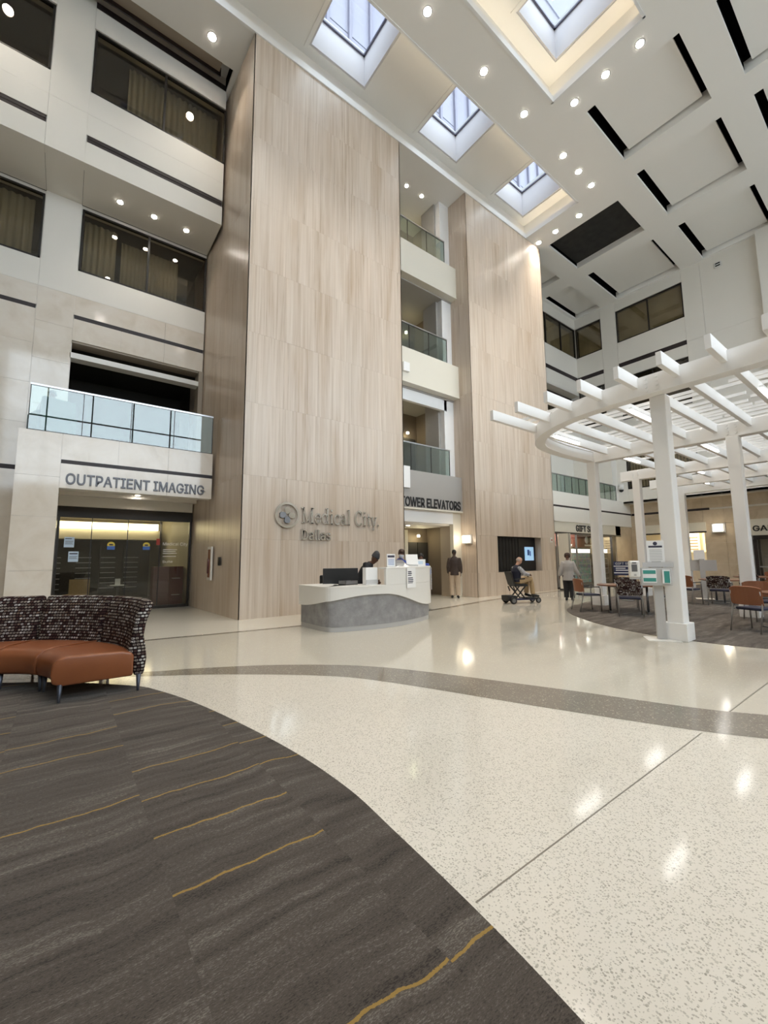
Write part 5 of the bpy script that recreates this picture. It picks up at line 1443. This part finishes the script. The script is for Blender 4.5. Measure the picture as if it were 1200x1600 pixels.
MB().box(-.47, -.29, -.16, -.03, 1.12, 1.43).build('dispenser', MAT['white_solid'], ss, .03); MB().box(-.43, -.34, -.164, -.16, 1.23, 1.36).build('dispenser_window', MAT['grey_metal'], ss); MB().box(-.42, -.35, -.17, -.16, 1.385, 1.40).build('dispenser_badge', MAT['black_plastic'], ss); MB().box(-.40, -.36, -.168, -.16, 1.15, 1.19).build('dispenser_mark', MAT['stand_grey'], ss)
MB().box(-.46, -.29, -.14, -.05, 1.09, 1.12).build('drip_tray', MAT['stand_grey'], ss)
s2 = tag(empty('sanitiser_stand', (18.15, 5.15, .008), math.radians(110)), 'grey hygiene stand seen from behind beyond the middle table', 'stand')
MB().box(-.26, .26, -.22, .22, 0, .012).build('base_plate', MAT['white_solid'], s2); MB().box(-.075, .075, -.04, .04, .012, 1.4).build('post', MAT['stand_grey'], s2)
MB().box(-.42, .34, -.18, -.04, .98, 1.36).build('box_rack', MAT['stand_grey'], s2); MB().box(-.1, .22, -.03, -.02, 1.36, 1.72).build('sign_board', MAT['paper'], s2)
bs = tag(empty('floor_sign', (15.6, 6.65, .008), math.radians(-64)), 'navy and white GIFT SHOP board on a stand by the table', 'sign')
MB().box(-.36, .36, -.02, .02, .86, 1.34).build('board', MAT['navy'], bs)
MB().box(-.36, .36, -.024, -.02, 1.16, 1.19).build('white_line', MAT['paper'], bs); MB().box(-.30, -.0, -.024, -.02, 1.09, 1.12).build('white_line', MAT['paper'], bs); MB().box(-.30, .14, -.024, -.02, 1.02, 1.05).build('white_line', MAT['paper'], bs); MB().box(-.36, .36, -.024, -.02, .93, .96).build('white_line', MAT['paper'], bs)
sign('x', 'GIFT SHOP', -.30, .30, 1.225, 1.305, -.02, MAT['paper'], '', extrude=.004, parent=bs)
MB().cyl((0, 0, .0), (0, 0, .86), .02).build('post', MAT['steel'], bs); MB().cyl((0, 0, 0), (0, 0, .02), .2).build('foot', MAT['grey_metal'], bs)

# ================================================================ PEOPLE
def solid(name, mb, m, parent, voxel=.009, smooth=4):
    o = mb.build(name, m, parent)
    r = o.modifiers.new('skin', 'REMESH'); r.mode = 'VOXEL'; r.voxel_size = voxel; r.use_smooth_shade = True
    if smooth:
        sm = o.modifiers.new('soften', 'SMOOTH'); sm.iterations = smooth; sm.factor = .5
    return o
V = Vector
def lerp(a, b, t): return a + (b - a) * t
def hand(mb, wrist, d, palm_n, side, s=1.0):
    """palm, four unequal bent fingers and a thumb leaving the side of the palm"""
    d = d.normalized(); n_ = (palm_n - d * palm_n.dot(d)).normalized(); sd = d.cross(n_) * side
    mb.tube([wrist - d * .02, wrist + d * .02, wrist + d * .05 * s, wrist + d * .09 * s], [(.024 * s, .019 * s), (.034 * s, .017 * s), (.042 * s, .016 * s), (.040 * s, .013 * s)], 10, side=sd)
    for k, (o_, L_) in enumerate(((-.031, .062), (-.010, .075), (.011, .070), (.031, .055))):
        b = wrist + d * .085 * s + sd * o_ * s
        k1 = b + d * L_ * .5 * s + n_ * .006 * s; k2 = k1 + (d * .75 + n_ * .6) * L_ * .33 * s; k3 = k2 + (d * .5 + n_ * .8) * L_ * .28 * s
        mb.tube([b, k1, k2, k3], [.0095 * s, .009 * s, .0085 * s, .007 * s], 8)
    b = wrist + d * .03 * s - sd * .03 * s
    mb.tube([b, b + (d * .6 - sd * .6 + n_ * .3) * .04 * s, b + (d * 1.3 - sd * .75 + n_ * .6) * .05 * s], [.014 * s, .0115 * s, .008 * s], 8)
def head(mb, base, up, fwd, s=1.0):
    up = up.normalized(); fwd = (fwd - up * fwd.dot(up)).normalized(); sd = fwd.cross(up)
    c = base + up * .125 * s
    prof = [(-.118, .030, .040, .034), (-.095, .048, .062, .028), (-.06, .060, .082, .016), (-.02, .068, .092, .006), (.03, .073, .097, -.002), (.07, .068, .092, -.006), (.10, .050, .070, -.008), (.118, .022, .032, -.010)]
    mb.tube([c + up * a * s + fwd * f_ * s for a, rx, ry, f_ in prof], [(rx * s, ry * s) for a, rx, ry, f_ in prof], 14, side=sd)
    mb.tube([c + fwd * .090 * s + up * .012 * s, c + fwd * .104 * s - up * .018 * s, c + fwd * .092 * s - up * .034 * s], [.009 * s, .014 * s, .010 * s], 8)
    mb.tube([c + fwd * .084 * s - up * .062 * s - sd * .022 * s, c + fwd * .092 * s - up * .062 * s, c + fwd * .084 * s - up * .062 * s + sd * .022 * s], [.005 * s, .008 * s, .005 * s], 6)
    for q in (-1, 1):
        mb.ellipsoid(c + sd * q * .074 * s - fwd * .008 * s - up * .005 * s, (.010 * s, .018 * s, .03 * s), 8, 6, Matrix((sd, fwd, up)).transposed())
    return c, up, fwd, sd
def person(name, loc, rz, J, label, skin, outfit, s=1.0, hair=None, cat='person', group=None):
    """J: joints in a local frame (x right, y forward, z up, metres)"""
    P = tag(empty(name, loc, rz), label, cat, group)
    J = {k: V(v) for k, v in J.items()}
    X = V((1, 0, 0))
    body = MB()
    pel, chest, neck, hd = J['pelvis'], J['chest'], J['neck'], J['head']
    spine = [pel - (chest - pel).normalized() * .08, pel, lerp(pel, chest, .45), chest, lerp(chest, neck, .6), neck]
    srad = [(.13, .10), (.165, .115), (.145, .10), (.17, .115), (.14, .085), (.055, .05)]
    sx = J.get('side', X)
    body.tube(spine, srad, 14, side=sx)
    body.tube([neck - (hd - neck).normalized() * .03, neck, hd + (hd - neck).normalized() * .05], [.062, .055, .052], 10)
    up = J.get('headup', (hd - neck)); fwd = J.get('look', V((0, 1, 0)))
    hc, hu, hf, hs = head(body, hd, up, fwd, s)
    limbs = {}
    for q, n_ in ((-1, 'l'), (1, 'r')):
        sh, el, wr_ = J['sh_' + n_], J['el_' + n_], J['wr_' + n_]
        body.tube([sh - X * q * .03, sh, lerp(sh, el, .35), el, lerp(el, wr_, .3), wr_], [.045, .050, .048, .040, .040, .026], 10)
        hand(body, wr_, wr_ - el, J.get('palm_' + n_, V((-q, 0, 0))), -q if True else q, s)
        hp, kn, an = J['hip_' + n_], J['kn_' + n_], J['an_' + n_]
        body.tube([hp + (hp - kn).normalized() * .03, hp, lerp(hp, kn, .35), kn, lerp(kn, an, .3), an], [.085, .088, .078, .056, .056, .038], 12)
        to = J['toe_' + n_]
        body.tube([an - (to - an).normalized() * .04 - V((0, 0, .03)), an - V((0, 0, .035)), lerp(an, to, .6) - V((0, 0, .03)), to], [.036, .04, .036, .024], 10)
        limbs[n_] = (sh, el, wr_, hp, kn, an, to)
    solid('body', body, MAT[skin], P, .008, 3)
    top_m, bot_m, shoe_m = outfit['top'], outfit['bottom'], outfit.get('shoes', 'shoe_black')
    tp = MB(); e = outfit.get('fit', .022); hem = outfit.get('hem', .10)
    dn = (pel - chest).normalized()
    tp.tube([pel + dn * hem, pel, lerp(pel, chest, .45), chest, lerp(chest, neck, .55), lerp(chest, neck, 1.06)], [(.165 + e, .125 + e), (.168 + e, .118 + e), (.15 + e, .108 + e), (.172 + e, .118 + e), (.155 + e, .09 + e), (.072, .068)], 16, side=sx)
    sleeve = outfit.get('sleeve', 1.0); slv = MB() if outfit.get('sleeve_mat') else tp
    for n_ in 'lr':
        sh, el, wr_ = limbs[n_][:3]; q = -1 if n_ == 'l' else 1
        if sleeve > .5: slv.tube([sh - X * q * .05, sh, lerp(sh, el, .4), el, lerp(el, wr_, .4), lerp(el, wr_, .93)], [.045, .052 + e * .6, .052 + e * .8, .046 + e * .8, .044 + e * .8, .038 + e * .6], 12)
        else: slv.tube([sh - X * q * .05, sh, lerp(sh, el, .4), lerp(sh, el, .75)], [.045, .054 + e * .6, .055 + e * .8, .053 + e * .8], 12)
    tpo = solid(outfit.get('top_name', 'jacket'), tp, MAT[top_m], P, .011, 4)
    if outfit.get('sleeve_mat'): solid('sleeves', slv, MAT[outfit['sleeve_mat']], P, .011, 3)
    bt = MB(); f = outfit.get('leg_fit', .016)
    bt.tube([pel - dn * .10, pel, pel + dn * .10], [(.15 + f, .11 + f), (.165 + f, .12 + f), (.14 + f, .11 + f)], 14, side=sx)
    for n_ in 'lr':
        hp, kn, an = limbs[n_][3:6]
        bt.tube([hp + (hp - kn).normalized() * .03, hp, lerp(hp, kn, .4), kn, lerp(kn, an, .4), lerp(kn, an, .97)], [.09 + f, .094 + f, .084 + f, .068 + f, .066 + f, .060 + f], 12)
    solid('trousers', bt, MAT[bot_m], P, .011, 4)
    for n_ in 'lr':
        an, to = limbs[n_][5:7]; sm_ = MB(); z0 = to.z - .024 if 'seat' not in J else None
        sm_.tube([an - (to - an).normalized() * .055 - V((0, 0, .035)), an - V((0, 0, .03)), lerp(an, to, .55) - V((0, 0, .02)), to + (to - an).normalized() * .02], [.042, .050, .045, .034], 12)
        solid('shoe', sm_, MAT[shoe_m], P, .010, 2)
    R = Matrix((hs, hf, hu)).transposed()
    for q in (-1, 1): MB().ellipsoid(hc + hf * .088 * s + hs * q * .030 * s + hu * .018 * s, (.010 * s, .006 * s, .006 * s), 8, 6).build('eye', MAT['eye_dark'], P)
    hm = MB()
    if hair:
        kind, hmat = hair
        if kind in ('short', 'long', 'bun', 'afro'):
            t_ = {'short': .010, 'long': .016, 'bun': .014, 'afro': .03}[kind]
            prof = [(-.03, .071, .070, -.036), (.02, .076, .090, -.016), (.06, .074, .098, -.008), (.095, .058, .080, -.008), (.118, .030, .045, -.010), (.126, .01, .015, -.01)]
            hm.tube([hc + hu * a * s + hf * f_ * s for a, rx, ry, f_ in prof], [((rx + t_) * s, (ry + t_ * .6) * s) for a, rx, ry, f_ in prof], 14, side=hs)
            if kind == 'long':
                hm.tube([hc + hu * .04 - hf * .03, hc - hu * .06 - hf * .055, hc - hu * .13 - hf * .06], [(.085, .07), (.085, .05), (.07, .035)], 12, side=hs)
            if kind == 'bun': hm.ellipsoid(hc - hf * .115 * s - hu * .0 * s, (.045, .045, .045))
        if kind == 'fringe':
            hm.tube([hc + hu * a * s - hf * .03 * s for a in (-.05, .0, .045)], [(.074 * s, .075 * s), (.079 * s, .085 * s), (.074 * s, .08 * s)], 14, side=hs)
        if kind == 'beanie':
            prof = [(.012, .082, .108, -.004), (.035, .086, .112, -.006), (.07, .082, .106, -.014), (.12, .072, .09, -.03), (.16, .05, .06, -.05), (.185, .02, .025, -.06)]
            hm.tube([hc + hu * a * s + hf * f_ * s for a, rx, ry, f_ in prof], [(rx * s, ry * s) for a, rx, ry, f_ in prof], 14, side=hs)
        solid('beanie' if kind == 'beanie' else 'hair', hm, MAT[hmat], P, .009, 2)
    if outfit.get('mask'):
        mk = MB().tube([hc + hf * .060 * s + hu * .006 * s, hc + hf * .070 * s - hu * .04 * s, hc + hf * .058 * s - hu * .10 * s], [(.058, .046), (.064, .05), (.045, .034)], 12, side=hs)
        solid('face_mask', mk, MAT['mask_white'], P, .009, 2)
    return P, hc, hu, hf, hs

def stand_joints(h=1.75, lean=0.0, arms=None, stride=0.0):
    k = h / 1.75
    J = dict(pelvis=(0, 0, .95), chest=(0, .0 + lean * .35, 1.26), neck=(0, -.02 + lean * .62, 1.49), head=(0, -.005 + lean * .72, 1.525),
             hip_l=(-.095, 0, .92), hip_r=(.095, 0, .92), kn_l=(-.10, .03 + stride * .3, .50), kn_r=(.10, .03 - stride * .1, .50), an_l=(-.10, .0 + stride * .5, .09), an_r=(.10, .0 - stride * .5, .09),
             toe_l=(-.12, .17 + stride * .5, .035), toe_r=(.12, .17 - stride * .5, .035),
             sh_l=(-.165, -.01 + lean * .5, 1.415), sh_r=(.165, -.01 + lean * .5, 1.415), el_l=(-.215, -.04, 1.13), el_r=(.215, -.04, 1.13), wr_l=(-.215, .06, .89), wr_r=(.215, .06, .89))
    if arms: J.update(arms)
    return {a: tuple(c * k for c in b) for a, b in J.items()}

# man in the brown jacket seen from behind, by the elevators
J = stand_joints(1.84, 0, dict(look=(.15, 1, 0)))
person('person', (11.95, 11.28, 0), math.radians(-50), J, 'person in brown jacket and beige trousers standing with back turned beside the elevators', 'skin_dark', dict(top='jacket_brown', bottom='trouser_tan', fit=.042, hem=.13, leg_fit=.032), hair=('short', 'hair_black'))
# woman in the grey cardigan walking to the shop
J = stand_joints(1.64, 0, dict(el_l=(-.25, -.06, 1.14), wr_l=(-.30, -.02, .90), el_r=(.26, .0, 1.13), wr_r=(.37, .10, .93)), stride=.10)
person('person', (14.25, 8.0, 0), math.radians(-62), J, 'person in light grey cardigan and black trousers walking towards the gift shop', 'skin_brown', dict(top='cardigan_grey', bottom='trouser_black', fit=.034, hem=.19, leg_fit=.024, top_name='cardigan'), hair=('afro', 'hair_brown'))
# helper in dark coat and beanie leaning over the desk
J = stand_joints(1.72, .42, dict(chest=(0, .17, 1.25), neck=(0, .29, 1.43), head=(0, .335, 1.445), look=(.2, .7, -.65), headup=(.0, .55, .85), el_l=(-.24, .22, 1.10), wr_l=(-.18, .40, .98), el_r=(.24, .28, 1.10), wr_r=(.14, .44, .98)))
person('person', (5.95, 8.85, 0), math.radians(-140), J, 'person in black coat and grey beanie bending over papers behind the desk', 'skin_brown', dict(top='coat_black', bottom='trouser_black', fit=.035, hem=.2, top_name='coat'), hair=('beanie', 'beanie_grey'))
# masked clerk in blue, seated behind the high counter
def seated(h=1.0, arms=None, zseat=.50):
    J = dict(pelvis=(0, 0, zseat + .12), chest=(0, .03, zseat + .42), neck=(0, .03, zseat + .64), head=(0, .05, zseat + .675),
             hip_l=(-.10, .02, zseat + .09), hip_r=(.10, .02, zseat + .09), kn_l=(-.12, .46, zseat + .08), kn_r=(.12, .46, zseat + .08), an_l=(-.12, .48, .09), an_r=(.12, .48, .09), toe_l=(-.13, .66, .035), toe_r=(.13, .66, .035),
             sh_l=(-.17, .02, zseat + .565), sh_r=(.17, .02, zseat + .565), el_l=(-.25, .12, zseat + .30), el_r=(.25, .12, zseat + .30), wr_l=(-.14, .34, zseat + .26), wr_r=(.14, .34, zseat + .26))
    if arms: J.update(arms)
    return J
def stool(loc, label, z=.62, rz=0):
    st = tag(empty('stool', loc, rz), label, 'stool', 'desk stools')
    MB().cyl((0, 0, z - .07), (0, 0, z), .21, 20).build('seat', MAT['black_plastic'], st, .015); MB().cyl((0, 0, .05), (0, 0, z - .07), .03).build('column', MAT['grey_metal'], st); MB().cyl((0, 0, 0), (0, 0, .03), .24, 20).build('foot', MAT['grey_metal'], st)
stool((7.26, 8.83, 0), 'black stool under the masked clerk behind the desk', .86)
J = seated(1, dict(look=(.3, 1, -.35)), .86); J['an_l'] = (-.12, .40, .36); J['an_r'] = (.12, .40, .36); J['toe_l'] = (-.13, .56, .30); J['toe_r'] = (.13, .56, .30)
person('person', (7.26, 8.86, 0), math.radians(165), J, 'masked person in royal blue top seated behind the high desk counter', 'skin_pale', dict(top='scrub_blue', bottom='scrub_blue', fit=.02, hem=.06, mask=True, top_name='scrub_top'), hair=('bun', 'hair_brown'))
stool((8.52, 9.35, 0), 'black stool under the second blue clerk by the elevator passage', .76)
J = seated(1, dict(look=(0, 1, -.5)), .76); J['an_l'] = (-.12, .42, .2); J['an_r'] = (.12, .42, .2); J['toe_l'] = (-.13, .58, .15); J['toe_r'] = (.13, .58, .15)
person('person', (8.52, 9.38, 0), math.radians(-35), J, 'person in blue top with back turned at the end of the desk', 'skin_brown', dict(top='scrub_blue', bottom='navy', fit=.03, hem=.06, top_name='scrub_top'), hair=('short', 'hair_black'))
# teal armchair and its sitter on the imaging balcony
ac = tag(empty('armchair', (-.46, 13.75, 4.69), math.radians(20)), 'teal armchair behind the balcony glass at the column', 'armchair')
MB().box(-.36, .36, -.34, .34, .12, .44).build('seat', MAT['teal_fabric'], ac, .03); MB().box(-.36, .36, -.44, -.28, .12, .98).build('backrest', MAT['teal_fabric'], ac, .04)
for q in (-1, 1): MB().box(q * .36 - .07, q * .36 + .07, -.34, .34, .12, .62).build('armrest', MAT['teal_fabric'], ac, .03)
for q in (-1, 1):
    for p__ in (-1, 1): MB().cyl((q * .3, p__ * .28, 0), (q * .3, p__ * .28, .12), .02).build('leg', MAT['black_plastic'], ac)
J = seated(1, dict(look=(.2, 1, -.2)), .44)
person('person', (-.46, 13.76, 4.69), math.radians(20), J, 'person in white shirt seated behind the balcony glass above the imaging sign', 'skin_brown', dict(top='shirt_white', bottom='trouser_black', fit=.025, hem=.05, top_name='shirt'), hair=('short', 'hair_black'))

# ---------------------------------------------------------------- mobility scooter and rider
H = math.radians(-22) - math.pi / 2          # local +y is the heading
SC = (12.28, 8.62, 0)
sc = tag(empty('mobility_scooter', SC, H), 'folding black mobility scooter carrying a rider past the niche', 'scooter')
BK = MAT['black_plastic']
def wheel(x, y, r_, wd):
    n_ = 20; o = empty('wheel', (x, y, r_), 0, sc)
    vs = []
    for k in range(n_):
        t = 2 * math.pi * k / n_
        for rr, xx in ((r_ * .62, -wd / 2), (r_ * .93, -wd / 2), (r_, -wd * .25), (r_, wd * .25), (r_ * .93, wd / 2), (r_ * .62, wd / 2)): vs.append((xx, rr * math.cos(t), rr * math.sin(t)))
    fs = [(k * 6 + q, ((k + 1) % n_) * 6 + q, ((k + 1) % n_) * 6 + (q + 1) % 6, k * 6 + (q + 1) % 6) for k in range(n_) for q in range(6)]
    MB().add(vs, fs, True).build('tyre', MAT['rubber'], o); MB().cyl((-wd * .4, 0, 0), (wd * .4, 0, 0), r_ * .6, 16).build('hub', MAT['grey_metal'], o)
for x in (-.24, .24): wheel(x, -.42, .115, .08)
for x in (-.17, .17): wheel(x, .56, .095, .06)
MB().box(-.22, .22, -.60, -.28, .10, .27).build('motor_box', BK, sc, .02)
MB().box(-.14, .14, -.30, .52, .11, .15).build('chassis', MAT['navy'], sc, .01)
MB().box(-.2, .2, .12, .58, .15, .18).build('footboard', BK, sc, .01)
for x in (-.16, .16):
    MB().bar((x, -.30, .58), (x, .08, .15), .03, .035).build('scissor_arm', BK, sc)
    MB().bar((x, .10, .58), (x, -.30, .15), .03, .035).build('scissor_arm', BK, sc)
    MB().bar((x, -.36, .56), (x, -.30, .40), .03, .03).build('seat_strut', BK, sc)
MB().box(-.22, .22, -.30, .16, .56, .64).build('seat', BK, sc, .025)
MB().obox((0, -.38, .82), .42, .06, .46, Matrix.Rotation(.28, 3, 'X')).build('backrest', BK, sc, .03)
for x in (-.25, .25): MB().bar((x, -.36, .80), (x, .02, .82), .045, .035).build('armrest', BK, sc)
MB().bar((0, .50, .16), (0, .40, .62), .035, .035).build('tiller', BK, sc); MB().bar((0, .40, .62), (0, .30, .92), .03, .03).build('tiller', BK, sc)
MB().bar((-.22, .28, .93), (.22, .28, .93), .03, .03).build('handlebar', BK, sc); MB().box(-.09, .09, .27, .37, .90, .97).build('control_pod', BK, sc, .015)
J = seated(1, dict(look=(.12, 1, -.05), sh_l=(-.17, .0, 1.17), sh_r=(.17, .0, 1.17), el_l=(-.25, .06, .95), el_r=(.26, .06, .95), wr_l=(-.17, .24, .945), wr_r=(.17, .24, .945), palm_l=(0, -.2, -1), palm_r=(0, -.2, -1)), .64)
J.update(pelvis=(0, -.14, .75), chest=(0, -.13, 1.04), neck=(0, -.09, 1.25), head=(0, -.06, 1.30), hip_l=(-.1, -.10, .73), hip_r=(.1, -.10, .73), kn_l=(-.13, .36, .80), kn_r=(.13, .34, .80), an_l=(-.12, .30, .30), an_r=(.12, .40, .29), toe_l=(-.13, .48, .225), toe_r=(.13, .60, .225))
for k_ in ('sh_l', 'sh_r'): J[k_] = (J[k_][0], -.11, 1.17)
for k_ in ('el_l', 'el_r'): J[k_] = (J[k_][0], .02, .97)
person('person', SC, H, J, 'balding person in navy vest and khaki trousers riding the mobility scooter', 'skin_pale', dict(top='vest_navy', bottom='khaki', fit=.03, hem=.05, sleeve_mat='plaid_shirt', top_name='vest'), hair=('fringe', 'hair_grey'))
